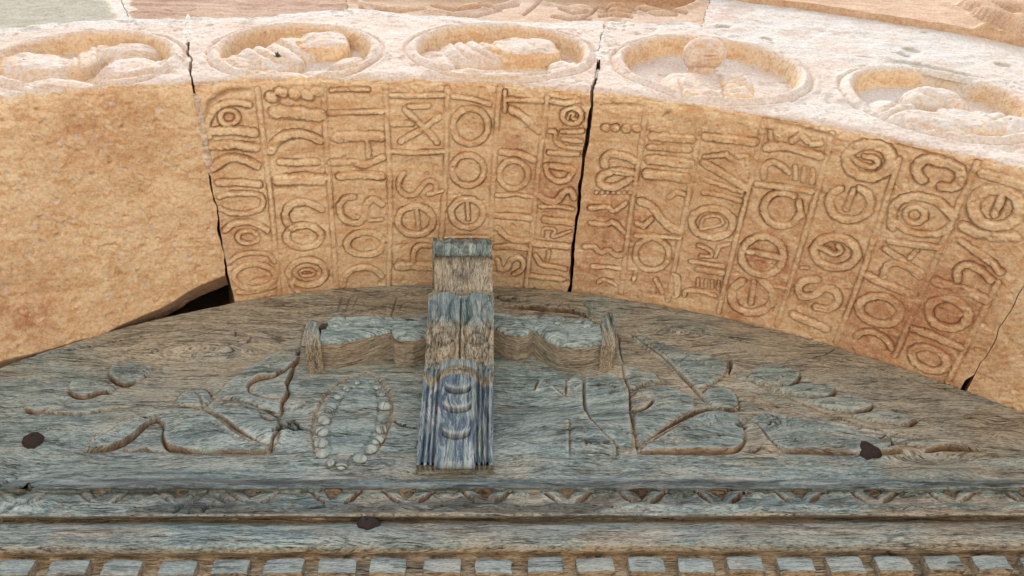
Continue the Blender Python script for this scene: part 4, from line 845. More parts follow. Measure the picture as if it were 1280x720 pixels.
for pts, wd, dp in [([(428, 371), (422, 389)], .003, .004), ([(438, 371), (432, 389)], .003, .004), ([(447, 371), (440, 388)], .002, .003), ([(452, 374), (462, 388), (475, 380)], .0016, .002), ([(496, 371), (489, 397)], .0022, .005),
                    ([(530, 373), (514, 374), (504, 379), (500, 386), (508, 391), (522, 389)], .002, .003), ([(695, 391), (701, 379)], .003, .004), ([(710, 380), (712, 390)], .002, .004), ([(730, 380), (736, 386), (737, 396)], .004, .005),
                    ([(490, 525), (503, 532), (520, 535)], .0026, .012), ([(343, 541), (352, 532), (360, 530), (366, 524)], .0028, .012), ([(366, 524), (374, 533), (378, 536)], .003, .012), ([(322, 514), (340, 520), (352, 524)], .0016, .006),
                    ([(372, 445), (375, 438)], .003, .008), ([(340, 543), (350, 536), (361, 533), (368, 537), (380, 535)], .003, .014), ([(358, 525), (364, 531), (372, 528), (374, 535)], .0026, .012), ([(306, 512), (330, 517), (350, 525)], .0014, .007), ([(500, 530), (522, 536)], .0022, .010), ([(386, 517), (391, 514), (396, 519), (392, 521)], .0016, .005), ([(1098, 550), (1106, 546), (1114, 551), (1116, 559), (1108, 562)], .0020, .008), ([(1060, 541), (1080, 536)], .0012, .005), ([(776, 436), (800, 436), (830, 437)], .0012, .005), ([(640, 555), (700, 560), (770, 557)], .0010, .004), ([(130, 575), (200, 584), (260, 588)], .0012, .004), ([(40, 440), (120, 432), (210, 415), (260, 408)], .0014, .007), ([(175, 424), (240, 421), (300, 404)], .0012, .006), ([(800, 402), (870, 412), (940, 430), (975, 434)], .0014, .007), ([(1080, 455), (1150, 478), (1230, 500)], .0012, .006), ([(625, 505), (690, 510), (720, 505)], .0012, .006), ([(980, 580), (1060, 584), (1130, 582)], .0012, .005), ([(640, 432), (700, 444), (760, 470)], .0012, .004), ([(440, 600), (520, 560), (525, 545)], .0012, .004), ([(0, 545), (60, 535), (110, 540)], .0012, .005), ([(1140, 520), (1200, 532), (1250, 535)], .0012, .005), ([(60, 583), (110, 592), (170, 597)], .0012, .004), ([(600, 367), (625, 372), (648, 374)], .004, .014), ([(1013, 448), (1033, 443), (1043, 437)], .0018, .006), ([(294, 413), (295, 420)], .0018, .006), ([(780, 449), (800, 448), (818, 449)], .0015, .004), ([(790, 441), (812, 438), (842, 432)], .0013, .004), ([(830, 455), (850, 455), (861, 446)], .0016, .005),
                    ([(775, 425), (805, 425)], .0012, .004), ([(1075, 545), (1100, 556), (1125, 558)], .002, .006), ([(1100, 551), (1115, 553), (1114, 560)], .0026, .009), ([(1168, 576), (1174, 590)], .0015, .005), ([(1290, 534), (1246, 535)], .0015, .003), ([(625, 372), (640, 377), (660, 378)], .006, .02),
                    ([(893, 527), (897, 533)], .003, .005), ([(963, 530), (961, 535)], .003, .006), ([(240, 535), (300, 551), (330, 557)], .0012, .003)]:
    cut(S, np.asarray(pts, float), wd, dp, attr='pit', amt=.95 if dp > .0055 else .4)
for pts in ([(252, 516), (215, 520), (170, 530), (125, 548)], [(250, 522), (225, 532), (212, 545)], [(262, 530), (290, 548), (325, 562)], [(270, 508), (300, 511), (338, 523)], [(225, 500), (238, 492), (252, 496)], [(300, 485), (330, 466), (362, 446)], [(148, 474), (170, 464), (205, 462)], [(98, 490), (122, 484), (146, 488)],
            [(928, 508), (960, 484), (990, 470)], [(930, 512), (980, 494), (1034, 490)], [(934, 514), (1000, 506), (1080, 510)], [(938, 517), (1020, 518), (1135, 528)], [(945, 522), (1040, 534), (1215, 560)], [(812, 548), (845, 530), (880, 518)], [(820, 560), (860, 556), (915, 548)], [(815, 556), (860, 540), (915, 532)], [(800, 520), (830, 508), (862, 506)],
            [(800, 424), (832, 446), (866, 474)], [(815, 424), (850, 442), (895, 464)], [(960, 545), (1000, 556), (1060, 563)], [(950, 530), (1000, 538), (1080, 556)], [(735, 485), (760, 482), (778, 492)], [(735, 505), (762, 506), (782, 520)], [(748, 532), (770, 536), (786, 546)]):
    cut(S, np.asarray(pts, float), .0024, .0042, attr='ochre', amt=.55)
# knot hole in the right wing
for (cx, cy, r, dp) in ((925, 535, .009, .03), (925, 530, .005, .02), (350, 530, .004, .012), (368, 527, .004, .012), (391, 434, .001, .0)):
    q = S.inv([(cx, cy)])[0]; d = np.hypot((S.a - q[0]) * .7, S.b - q[1]); k = np.exp(-(d / r) ** 4); S.gr = np.maximum(S.gr, dp * k); S.attrs['pit'] = np.maximum(S.attrs['pit'], k)
# almond of beads
ALM = np.array([(462, 466), (474, 474), (486, 490), (490, 508), (487, 530), (478, 553), (462, 572), (443, 585), (425, 590), (405, 582), (393, 562), (390, 540), (393, 520), (402, 500), (418, 482), (440, 470), (462, 466)], float)
ALI = np.array([(460, 474), (470, 488), (474, 505), (471, 528), (463, 548), (450, 565), (432, 576), (418, 572), (412, 555), (411, 538), (414, 520), (424, 502), (440, 485), (460, 474)], float)
cut(S, ALM, .0035, .007, attr='ochre', amt=.7); cut(S, ALI, .003, .004)
Qi = (S.inv(ALM) + S.inv(ALM)) / 2; i = S.near(Qi, .02); d, _, _ = S.dist(Qi, i); S.attrs['ochre'][i] = np.maximum(S.attrs['ochre'][i], .5 * np.exp(-(d / .012) ** 2))
# grain field, bending round the knots
KN = [(360, 528, .055, .020), (925, 530, .06, -.022), (1108, 556, .04, .014), (856, 400, .07, .02), (1020, 440, .06, .015), (1174, 585, .05, .016), (150, 590, .10, .02), (24, 618, .05, .025), (700, 520, .12, .02), (470, 380, .06, .01), (1248, 536, .03, .01), (250, 440, .1, -.02)]
def grain(x, z, y):
    g = z + .020 * fbm(x * 2.2, z * 5, 301, 3) + .006 * fbm(x * 9, z * 16, 302, 3)
    for cx, cy, r, am in KN:
        P = on_y(cx, cy, YP); dx, dz = x - P[0], z - P[2]; g = g + am * np.exp(-((dx / (r * 1.7)) ** 2 + (dz / r) ** 2)) * np.tanh(dz / (r * .35) + .001) * 2.6
    return np.stack([x, y * np.ones_like(x), g], 1)
gcP = grain(S.a, S.b, S.P[:, 1]); gx, gg = gcP[:, 0], gcP[:, 2]
def fibres(gx, gg):
    return .0008 * fbm(gx * 8, gg * 60, 401, 3) + .0007 * fbm(gx * 20, gg * 170, 402, 3)
field = .004 * fbm(S.a * 5, S.b * 9, 403, 4)
S.h = S.st - S.gr + fibres(gx, gg) + field
# long drying cracks following the grain
ckn = vnoise(gx * 2.6, gg * 55, 405); seg = sst(vnoise(gx * 3.5, gg * 20, 406), .25, .5); crk = np.exp(-(ckn / .035) ** 2) * seg
S.h -= .003 * crk; S.attrs['pit'] = np.maximum(S.attrs['pit'], .55 * crk)
px, py = S.px, S.py
del S.attrs['lfs']
S.attrs['blue'] = S.attrs['blue'] - .20 * sst(px, 640, 900) - .60 * (1 - S.lf) * np.maximum(sst(np.abs(px - 230), 190, 60), sst(np.abs(px - 980), 290, 110)) * (py < 572) + .55 * np.exp(-(((px - 330) / 300) ** 2 + ((py - 540) / 60) ** 2)) + .45 * np.exp(-(((px - 680) / 140) ** 2 + ((py - 520) / 60) ** 2)) + .35 * np.exp(-(((px - 850) / 90) ** 2 + ((py - 410) / 24) ** 2)) + .30 * np.exp(-(((px - 960) / 160) ** 2 + ((py - 510) / 60) ** 2)) - .55 * sst(py - (430 - 0 * px), 40, -60) * (np.abs(px - 850) > 120) - .3 * sst(px, 1050, 1250)
tym = thing('carved_wooden_panel', 'weathered grey oak panel carved with leaf wings and a beaded almond under the arch', 'door panel', (0, YP, ZB))
labels = {}
tp = S.emit('carved_board', WOOD, tym, vecs={'gc': gcP})[0]
SP = S

# beads: round pieces round the almond
def dome(name, r, flat, seed, mat, parent, rough=.06, n=14, rings=6):
    me = bpy.data.meshes.new(name); v = []; f = []; rg = random.Random(seed)
    for k in range(rings + 1):
        ph = math.pi / 2 * k / rings
        for m in range(n):
            a = 2 * math.pi * m / n; q = 1 + rough * rg.uniform(-1, 1); v.append((r * math.cos(ph) * math.cos(a) * q, -flat * math.sin(ph) * (1 + rough * rg.uniform(-1, 1) * .5), r * math.cos(ph) * math.sin(a) * q))
    for k in range(rings):
        for m in range(n): f.append((k * n + m, k * n + (m + 1) % n, (k + 1) * n + (m + 1) % n, (k + 1) * n + m))
    me.from_pydata(v, [], f); me.polygons.foreach_set('use_smooth', [True] * len(f))
    for nm, vv in (('ochre', .05), ('blue', .35), ('paint', 0.), ('pit', 0.), ('worn', .22), ('cut', 0.)):
        at = me.attributes.new(nm, 'FLOAT', 'POINT'); at.data.foreach_set('value', [vv] * len(v))
    at = me.attributes.new('gc', 'FLOAT_VECTOR', 'POINT'); at.data.foreach_set('vector', (np.array(v, np.float32) * .002).ravel())
    me.materials.append(mat); return me
BEADS = [(465, 477, 4), (447, 478, 4.5), (433, 486, 5), (423, 496, 6), (413, 510, 9), (405, 525.5, 8.5), (402.5, 540, 8.7), (401.5, 554.5, 8.5), (403, 567.5, 8), (412, 579, 6), (428, 580.5, 8.7), (450, 573.5, 8.5), (463.5, 562, 8.2), (472.5, 550.5, 8), (476.5, 537.5, 8), (479, 524, 8.2), (480.5, 508, 9), (476.5, 493, 5), (472, 484.5, 4.5)]
bead_me = [dome('bead', 1, .62, 20 + k, WOOD, None, .010, 20, 9) for k in range(3)]
for k, (bx, by, r) in enumerate(BEADS):
    P = on_y(bx, by, YP - .003); o = bpy.data.objects.new('bead', bead_me[k % 3]); o.location = Vector(P) - tym.location; link(o, tym); s = r * .00165; o.scale = (s, s, s * 1.22); o.rotation_euler = (0, random.uniform(0, 6), 0)
# iron nail heads
nail_me = [dome('nail', 1, .55, 50 + k, IRON, None, .20, 12, 4) for k in range(3)]
def nail(px, py, r, k, y, label):
    P = on_y(px, py, y); o = bpy.data.objects.new('iron_nail', nail_me[k]); o.location = P; link(o); o.scale = (r * .0018 * 1.05, r * .0018 * 1.5, r * .0018 * 1.12)
    o['label'] = label; o['category'] = 'nail'; o['group'] = 'hand-forged nails in the wood'
nail(42, 552, 13, 0, YP + .004, 'dark rusty nail head at the far left of the leaf-carved panel')
nail(1085, 566, 15.5, 1, YP + .002, 'dark rusty nail head under the right leaf wing, largest of the three')

# ================================================================== THE CORNICE BEAM
corn = thing('carved_cornice_beam', 'long weathered beam under the leaf panel with carved frieze, round moulding and a row of dentils', 'cornice', (0, YP, ZB - .2))
# profile: (photo row at x=600, depth y)
PROF = [(563, YP + .030), (566.5, YP + .006), (569, YP - .001), (584, YP - .001), (598, YP - .002), (600, YP - .008), (606, YP - .021), (610.5, YP - .022), (613, YP - .008), (616, YP - .001), (630, YP - .006), (638, YP - .012), (643, YP - .014), (645, YP - .010), (646.6, YP + .006), (648, YP + .024), (650.5, YP + .022), (655, YP + .006), (663, YP - .006), (673, YP - .010), (683, YP - .006), (690, YP + .010), (695, YP + .030), (697, YP + .036), (716, YP + .036), (722, YP + .040), (726, YP + .080)]
pr = np.array([[y, on_y(600, p, y)[2]] for p, y in PROF]); seg_ = np.r_[0, np.cumsum(np.hypot(*(pr[1:] - pr[:-1]).T))]; LEN = seg_[-1]
prs = np.array([p for p, y in PROF])
def Fc(u, v): return np.stack([u, np.interp(v, seg_, pr[:, 0]), np.interp(v, seg_, pr[:, 1])], 1)
CX = np.r_[np.linspace(-2.0, -1.12, 40)[:-1], np.linspace(-1.12, 1.45, 1000)[:-1], np.linspace(1.45, 2.0, 30)]
S = Sheet(CX, np.linspace(0, LEN, 175), Fc); n = len(S.u)
# smooth normals a little across the profile
g = S.N.reshape(S.nu, S.nv, 3); 
for _ in range(3): g = (np.roll(g, 1, 1) + 2 * g + np.roll(g, -1, 1)) / 4
S.N = (g / np.linalg.norm(g, axis=2)[..., None]).reshape(-1, 3)
S.up = np.zeros(n); S.gr = np.zeros(n); S.st = np.zeros(n); S.attrs = {k: np.zeros(n) for k in ATW}
row = np.interp(S.v, seg_, prs)                       # nominal photo row of each profile position
vrow = lambda r: np.interp(r, prs, seg_)
def conv(pts):
    return np.array([[on_y(p[0], p[1], YP)[0], vrow(p[1])] for p in pts])
FB = np.zeros(n)
for k in range(-6, 8):
    c = 608 + 96.3 * k + random.uniform(-4, 4); er_ = (1 if c > 330 else .55) * random.uniform(.6, 1.1)
    xc = conv([(c, 612)])[0][0]; hwid = 15 * .00195 * np.clip((625 - row) / 13, 0, 1.); tri = sst(hwid - np.abs(S.u - xc + .004 * vnoise(S.v * 90, S.u * 40, 3)), 0, .004) * sst(row, 611, 612.5) * (row < 625)
    S.gr = np.maximum(S.gr, .012 * er_ * tri); S.attrs['ochre'] = np.maximum(S.attrs['ochre'], .95 * tri * er_)
    ledge(S, [(c - 32, 613), (c - 27, 618), (c - 18, 625), (c - 9, 629)], -1, .010 * er_, .030, conv=conv); ledge(S, [(c + 36, 613), (c + 31, 619), (c + 22, 625), (c + 12, 629)], 1, .010 * er_, .030, conv=conv)
    ledge(S, [(c - 32, 613), (c - 27, 618), (c - 18, 625), (c - 9, 629)], 1, .006 * er_, .02, conv=conv, ochre=.4)
    for bx, by, rx, rz_, am in ((c - 20, 619, 15, .013, .008), (c + 22, 619, 15, .013, .008), (c + 2, 634, 34, .008, .005), (c + 48, 618, 10, .012, .006), (c + 48, 637, 16, .006, .004)):
        q = conv([(bx, by)])[0]; d = np.hypot((S.u - q[0]) / (rx * .00195), (S.v - q[1]) / rz_); bmp = np.clip(1 - d ** 2, 0, 1) ** .6
        S.st = np.maximum(S.st, 1.5 * am * er_ * bmp * (1 + .3 * fbm(S.u * 30, S.v * 90, 7 + k, 3))); FB = np.maximum(FB, bmp * er_)
    cut(S, [(c + 38, 636), (c + 46, 633), (c + 49, 627), (c + 52, 633), (c + 60, 636)], .0025, .004 * er_, conv=conv, attr='ochre', amt=.6)
    cut(S, [(c - 36, 638), (c, 640), (c + 40, 638)], .002, .003 * er_, conv=conv)
for pts in ([(20, 618), (34, 614), (46, 606)], [(6, 640), (24, 632), (44, 622)], [(2, 612), (20, 600), (36, 600)], [(220, 640), (236, 628), (250, 618)], [(236, 640), (256, 638), (268, 626)], [(270, 620), (284, 628), (298, 626)]): cut(S, pts, .004, .012, conv=conv, attr='pit', amt=.5)
gc = grain(S.u, S.P[:, 2] + (S.P[:, 1] - YP) * .4, S.P[:, 1]); gx, gg = gc[:, 0], gc[:, 2]
S.h = S.st - S.gr + 1.3 * fibres(gx, gg) + .004 * fbm(S.u * 6, S.v * 14, 501, 5, .6) + .004 * fbm(S.u * 16, S.v * 60, 502, 4) * sst(row, 594, 602) * sst(row, 618, 610)
# deep weathering hollow and knot at the far left
q = conv([(38, 608)])[0]; d = np.hypot((S.u - q[0]) / 2.2, S.v - q[1]); S.h -= .014 * np.exp(-(d / .012) ** 2); S.attrs['pit'] = np.maximum(S.attrs['pit'], .9 * np.exp(-(d / .010) ** 4))
ckn = vnoise(gx * 2.6, gg * 55, 405); sg = sst(vnoise(gx * 3.5, gg * 20, 406), .25, .5); crk = np.exp(-(ckn / .035) ** 2) * sg; S.h -= .003 * crk; S.attrs['pit'] = np.maximum(S.attrs['pit'], .5 * crk)
gap = vnoise(S.u * 5, S.v * 16, 510)
S.attrs['ochre'] = np.maximum(S.attrs['ochre'], np.maximum(sst(row, 644, 647) * sst(row, 656 , 651), sst(row, 684, 692)) * (.75 + .25 * gap))
S.attrs['ochre'] = np.maximum(S.attrs['ochre'], .30 * sst(row, 650, 656) * sst(vnoise(S.u * 2.5, S.v * 9, 511), -.3, .5))
S.attrs['ochre'] = np.maximum(S.attrs['ochre'], .55 * sst(row, 611, 614) * sst(row, 645, 641) * (1 - sst(FB, .0, .35)) * sst(vnoise(S.u * 6, S.v * 20, 3), -.5, .2) * sst(S.px, 60, 420))
S.attrs['blue'] = 1.1 * sst(row, 598, 604) * sst(row, 644, 636) * (.6 + .6 * sst(S.px, 700, 250)) + .35 * sst(S.px, 560, 180) * (row < 600) - .30 * (row > 650) + .85 * sst(fbm(S.u * 4, S.v * 20, 560, 4), .0, .2) * (row > 652) * (row < 684)
stain = sst(row, 597, 601) * sst(row, 644, 640) * sst(S.px, 40, 200) * (.55 + .45 * sst(S.px, 1100, 500)); S.attrs['pit'] = np.maximum(S.attrs['pit'], stain * .66 * sst(fbm(S.u * 5, S.v * 26, 545, 5), -.42, .25))
S.attrs['worn'] = np.maximum(S.attrs['worn'], .5 * sst(fbm(S.u * 6, S.v * 90, 540, 4), .08, .35) * sst(row, 594, 598) * sst(row, 617, 612))
S.attrs['pit'] = np.maximum(S.attrs['pit'], .62 * sst(fbm(S.u * 7, S.v * 60, 520, 4), -.12, .25) * sst(row, 597, 603) * sst(row, 615, 610))
S.emit('beam_face', WOOD, corn, vecs={'gc': gc})
# dentils, each its own block
ZD0, ZD1 = on_y(600, 697.6, YP + .012)[2], on_y(600, 716.5, YP + .012)[2]
def dentil_mesh(seed):
    nx, nz = 16, 10; W, D = .0385, .036; rg = seed; V = []; Q = []; och = []
    us = np.linspace(-1, 1, nx); vs = np.linspace(0, 1, nz)
    def patch(f, nu, nv, oc):
        b0 = len(V)
        for i in range(nu):
            for k in range(nv): V.append(f(i / (nu - 1), k / (nv - 1))); och.append(oc)
        for i in range(nu - 1):
            for k in range(nv - 1): Q.append((b0 + i * nv + k, b0 + (i + 1) * nv + k, b0 + (i + 1) * nv + k + 1, b0 + i * nv + k + 1))
    H = ZD0 - ZD1; wob = lambda a, b, s=0: float(fbm(np.array([a * 3.]), np.array([b * 3.]), seed + s, 3)[0]) * .0022
    def bevel(t): return .0025 * (abs(2 * t - 1) ** 6)
    patch(lambda a, b: ((a - .5) * 2 * W + wob(b, 3, 1) * (abs(2 * a - 1) > .9), bevel(a) + bevel(b) + wob(a, b), -H * b + wob(a, 9, 2) * (b > .9)), nx, nz, 0.)
    patch(lambda a, b: ((a - .5) * 2 * W, D * b + bevel(a) * (1 - b), -H + wob(a, b, 4)), nx, 5, .9)
    patch(lambda a, b: (-W + wob(b, 3, 1), D * a + .002 * (1 - a), -H * b), 5, nz, .7)
    patch(lambda a, b: (W + wob(b, 3, 1), D * a + .002 * (1 - a), -H * b), 5, nz, .7)
    me = bpy.data.meshes.new('dentil'); me.from_pydata(V, [], Q); me.polygons.foreach_set('use_smooth', [True] * len(Q))
    for nm, vv in (('ochre', och), ('blue', [.35] * len(V)), ('paint', [0.] * len(V)), ('pit', [0.] * len(V)), ('worn', [.25 if o_ == 0. else 0. for o_ in och]), ('cut', [0.] * len(V))):
        at = me.attributes.new(nm, 'FLOAT', 'POINT'); at.data.foreach_set('value', vv)
    at = me.attributes.new('gc', 'FLOAT_VECTOR', 'POINT'); at.data.foreach_set('vector', np.array(V, np.float32).ravel())
    me.materials.append(WOOD); return me
dms = [dentil_mesh(900 + k) for k in range(5)]
XD0 = on_y(157.5, 700, YP + .012)[0]; XD1 = on_y(1116, 700, YP + .012)[0]; PD = (XD1 - XD0) / 15
for k in range(-9, 25):
    x = XD0 + PD * k
    if abs(x) > 1.95: continue
    o = bpy.data.objects.new('dentil', dms[k % 5]); o.location = Vector((x + random.uniform(-.002, .002), YP + .012 + random.uniform(-.003, .002), ZD0 + random.uniform(-.0012, .0012))) - corn.location
    o.rotation_euler = (0, random.uniform(-.025, .025), random.uniform(-.03, .03)); o.scale = (random.uniform(.94, 1.04), 1, random.uniform(.93, 1.04)); link(o, corn)
nail(460, 655.5, 12.5, 2, YP + .004, 'small blackened nail head in the round moulding, smallest of the three')

# ================================================================== THE PROJECTING CROSS BRACKET
cross = thing('wooden_bracket_cross', 'projecting cross-shaped wooden bracket, blue-painted below, in the middle of the panel', 'bracket', (0, YP, 3.0))
def slab_sheet(name, prof, sides, nu, nv, heightf, attrf, wid=.06, labels=None, lab=None):
    """prof: (py, y) rows ; sides: function row -> (left px, right px)"""
    rows = []
    for p, y in prof:
        l, r = sides(p); a, b = on_y(l, p, y), on_y(r, p, y); rows.append((p, y, (a[2] + b[2]) / 2, a[0], b[0]))
    R = np.array(rows); sg = np.r_[0, np.cumsum(np.hypot(R[1:, 1] - R[:-1, 1], R[1:, 2] - R[:-1, 2]))]
    def F(u, v):
        xl, xr = np.interp(v, sg, R[:, 3]), np.interp(v, sg, R[:, 4])
        return np.stack([xl + (xr - xl) * u, np.interp(v, sg, R[:, 1]), np.interp(v, sg, R[:, 2])], 1)
    S = Sheet(np.linspace(0, 1, nu), np.linspace(0, sg[-1], nv), F); S.row = np.interp(S.v, sg, R[:, 0]); n = len(S.u)
    g = S.N.reshape(S.nu, S.nv, 3)
    for _ in range(2): g = (np.roll(g, 1, 1) + 2 * g + np.roll(g, -1, 1)) / 4
    g[:, 0] = g[:, 2]; g[:, -1] = g[:, -3]
    S.N = (g / np.linalg.norm(g, axis=2)[..., None]).reshape(-1, 3)
    S.attrs = {k: np.zeros(n) for k in ATW}; S.up = np.zeros(n); S.gr = np.zeros(n); S.st = np.zeros(n)
    S.h = heightf(S); attrf(S)
    gc = np.stack([S.P[:, 2] * .55 + S.P[:, 0] * .2, S.P[:, 1], S.P[:, 0] + .02 * fbm(S.P[:, 0] * 9, S.P[:, 2] * 7, 33, 3)], 1)
    P = S.P + S.N * S.h[:, None]; S.Pd = P
    o = S.emit(name, WOOD, cross, vecs={'gc': gc})[0]
    # body behind the carved face: side walls and back, down to the board
    e = [P.reshape(S.nu, S.nv, 3)[0], P.reshape(S.nu, S.nv, 3)[-1]]
    V = []; Q = []
    yb = YP + .01
    for si, ed in enumerate(e):
        b0 = len(V); m = 9
        for k in range(len(ed)):
            for t in range(m):
                f = t / (m - 1); V.append((ed[k][0] + (.0012 if 0 < t < m - 1 else 0) * math.sin(k * .7 + t), ed[k][1] + (yb - ed[k][1]) * f, ed[k][2]))
        for k in range(len(ed) - 1):
            for t in range(m - 1): Q.append((b0 + k * m + t, b0 + (k + 1) * m + t, b0 + (k + 1) * m + t + 1, b0 + k * m + t + 1))
    for ring in (0, -1):
        A, B = P.reshape(S.nu, S.nv, 3)[:, ring], None; b0 = len(V)
        for k in range(len(A)): V.append(tuple(A[k])); V.append((A[k][0], yb, A[k][2]))
        for k in range(len(A) - 1): Q.append((b0 + 2 * k, b0 + 2 * k + 2, b0 + 2 * k + 3, b0 + 2 * k + 1))
    V = np.array(V); n2 = len(V); at = {k: np.zeros(n2) for k in ATW}; at['ochre'][:] = .55
    mesh_np(name + '_side', V, np.array(Q), WOOD, cross, at, None, {'gc': np.stack([V[:, 2], V[:, 0], V[:, 1]], 1)})
    return S
def side_fn(L, R):
    L, R = np.array(L, float), np.array(R, float); return lambda p: (np.interp(p, L[:, 0], L[:, 1]), np.interp(p, R[:, 0], R[:, 1]))
sides = side_fn([(300, 541), (319, 540), (320, 543), (364, 543), (365, 536), (462, 531), (464, 530), (583, 520)], [(300, 614.5), (364, 616), (366, 617), (583, 616.5)])
rgf = lambda S, a=7, b=60, s=0: .0022 * fbm(S.P[:, 2] * a, S.P[:, 0] * b, 601 + s, 4) + .0010 * fbm(S.P[:, 2] * 16, S.P[:, 0] * 170, 602 + s, 3)
# cap
def hcap(S): return rgf(S) + .006 * fbm(S.u * 6, S.v * 30, 71, 4) * sst(S.row, 321, 318) + .004 * np.sin(S.u * 22 + 1.0) * sst(S.row, 308, 300) - .010 * np.exp(-((S.u - .5) ** 2 / .03 + (S.row - 340) ** 2 / 150)) * (S.row > 322)
def acap(S):
    S.attrs['ochre'] = .55 * sst(S.row, 320.5, 322); S.attrs['blue'] = 1. * (S.row < 321); S.attrs['pit'] = .55 * sst(fbm(S.u * 9, S.v * 40, 5, 4), .0, .4) * (S.row < 320) + .6 * np.exp(-((S.u - .5) ** 2 / .008 + (S.row - 345) ** 2 / 60))
slab_sheet('bracket_cap', [(299, 1.215), (301, 1.185), (305, 1.172), (317, 1.178), (320, 1.186), (321, 1.196), (330, 1.205), (345, 1.222), (362, 1.245), (368, 1.26)], sides, 110, 110, hcap, acap)
# scaled shield
def hsh(S):
    h = rgf(S); c = np.abs(S.u - .5)
    for cu, cr, r in ((.25, 412, .19), (.75, 412, .19), (.02, 392, .17), (.5, 388, .17), (.98, 392, .17), (.25, 436, .18), (.75, 436, .18), (.02, 448, .15), (.98, 448, .15)):
        d = np.hypot((S.u - cu), (S.row - cr) / 105); h += .008 * sst(d, r, r * .55) - .007 * np.exp(-((d - r) / .014) ** 2)
        for q in (.45, .7): h -= .0016 * np.exp(-((d - r * q) / .008) ** 2)
    h -= .010 * np.exp(-(c / .012) ** 2) * sst(S.row, 372, 380)
    h += .012 * (np.cos(S.u * 4 * math.pi) * -.5) * sst(S.row, 378, 366)
    return h
def ash(S): S.attrs['blue'] = .9 * sst(S.row + 10 * fbm(S.u * 5, S.v * 20, 3, 3), 412, 392); S.attrs['ochre'] = .50 * sst(S.row + 10 * fbm(S.u * 5, S.v * 20, 3, 3), 398, 412) * sst(S.row, 460, 456); S.attrs['paint'] = .45 * sst(fbm(S.u * 5, S.v * 16, 4, 4), -.1, .3) * sst(S.row, 408, 385) + .4 * sst(S.row, 455, 459); S.attrs['pit'] = .7 * np.exp(-((S.u - .5) / .012) ** 2) * (S.row > 378)
slab_sheet('scaled_shield', [(363, 1.275), (365, 1.262), (368, 1.258), (400, 1.262), (425, 1.292), (450, 1.328), (458, 1.336), (461.5, 1.338), (464, 1.352)], sides, 140, 170, hsh, ash)
# blue fluted foot
def hft(S):
    h = .5 * rgf(S, 5, 60, 7); u = S.u
    for cu, wd in ((.075, .016), (.15, .012), (.215, .014), (.785, .014), (.85, .012), (.925, .016)): h -= .009 * np.exp(-((u - cu) / wd) ** 2)
    h += .008 * sst(np.abs(u - .5), .275, .245)
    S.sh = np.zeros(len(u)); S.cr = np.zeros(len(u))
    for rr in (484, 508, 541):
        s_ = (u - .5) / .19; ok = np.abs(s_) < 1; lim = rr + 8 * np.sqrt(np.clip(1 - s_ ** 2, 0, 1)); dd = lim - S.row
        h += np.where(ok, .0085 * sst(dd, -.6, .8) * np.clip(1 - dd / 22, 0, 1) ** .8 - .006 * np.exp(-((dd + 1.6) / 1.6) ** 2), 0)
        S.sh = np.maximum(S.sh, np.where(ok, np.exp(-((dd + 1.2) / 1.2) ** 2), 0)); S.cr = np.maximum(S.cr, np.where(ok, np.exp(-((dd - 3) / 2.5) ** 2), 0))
    arc = 473 - 10 * np.sqrt(np.clip(1 - ((u - .5) / .25) ** 2, 0, 1)) - 4 * np.cos((u - .5) * 25) * (np.abs(u - .5) > .25)
    h += .016 * sst(S.row, arc + 1.0, arc - .8)
    S.arc = arc; return h
def aft(S):
    u = S.u; S.attrs['paint'] = .9 * sst(S.row, S.arc + 4, S.arc + 9) * sst(fbm(S.u * 14, S.v * 8, 9, 4), .45, .15) + .3 * (S.row < S.arc); S.attrs['blue'] = .8 * np.ones(len(S.u)); S.attrs['ochre'] = .8 * np.exp(-((S.row - S.arc - 3) / 3.5) ** 2)
    S.attrs['pit'] = .55 * S.sh * (S.row > S.arc); wn = np.zeros(len(u))  # pit darkens below each crescent: shade put into the colour
    for cu in (.045, .11, .18, .245, .755, .82, .89, .955): wn = np.maximum(wn, np.exp(-((u - cu) / .010) ** 2))
    for cu in (.075, .15, .215, .785, .85, .925): S.attrs['pit'] = np.maximum(S.attrs['pit'], .35 * np.exp(-((u - cu) / .010) ** 2) * (S.row > S.arc + 4))
    S.attrs['worn'] = .45 * np.maximum(wn * sst(vnoise(u * 9, S.v * 40, 6), -.5, .3), S.cr) * (S.row > S.arc + 4) + .35 * sst(S.row, 577, 580) * sst(vnoise(u * 18, S.v * 9, 4), -.2, .3)
slab_sheet('fluted_foot', [(458, 1.352), (462, 1.350), (470, 1.356), (500, 1.370), (540, 1.384), (578, 1.392), (581.5, 1.394), (583.5, 1.410)], sides, 150, 200, hft, aft)

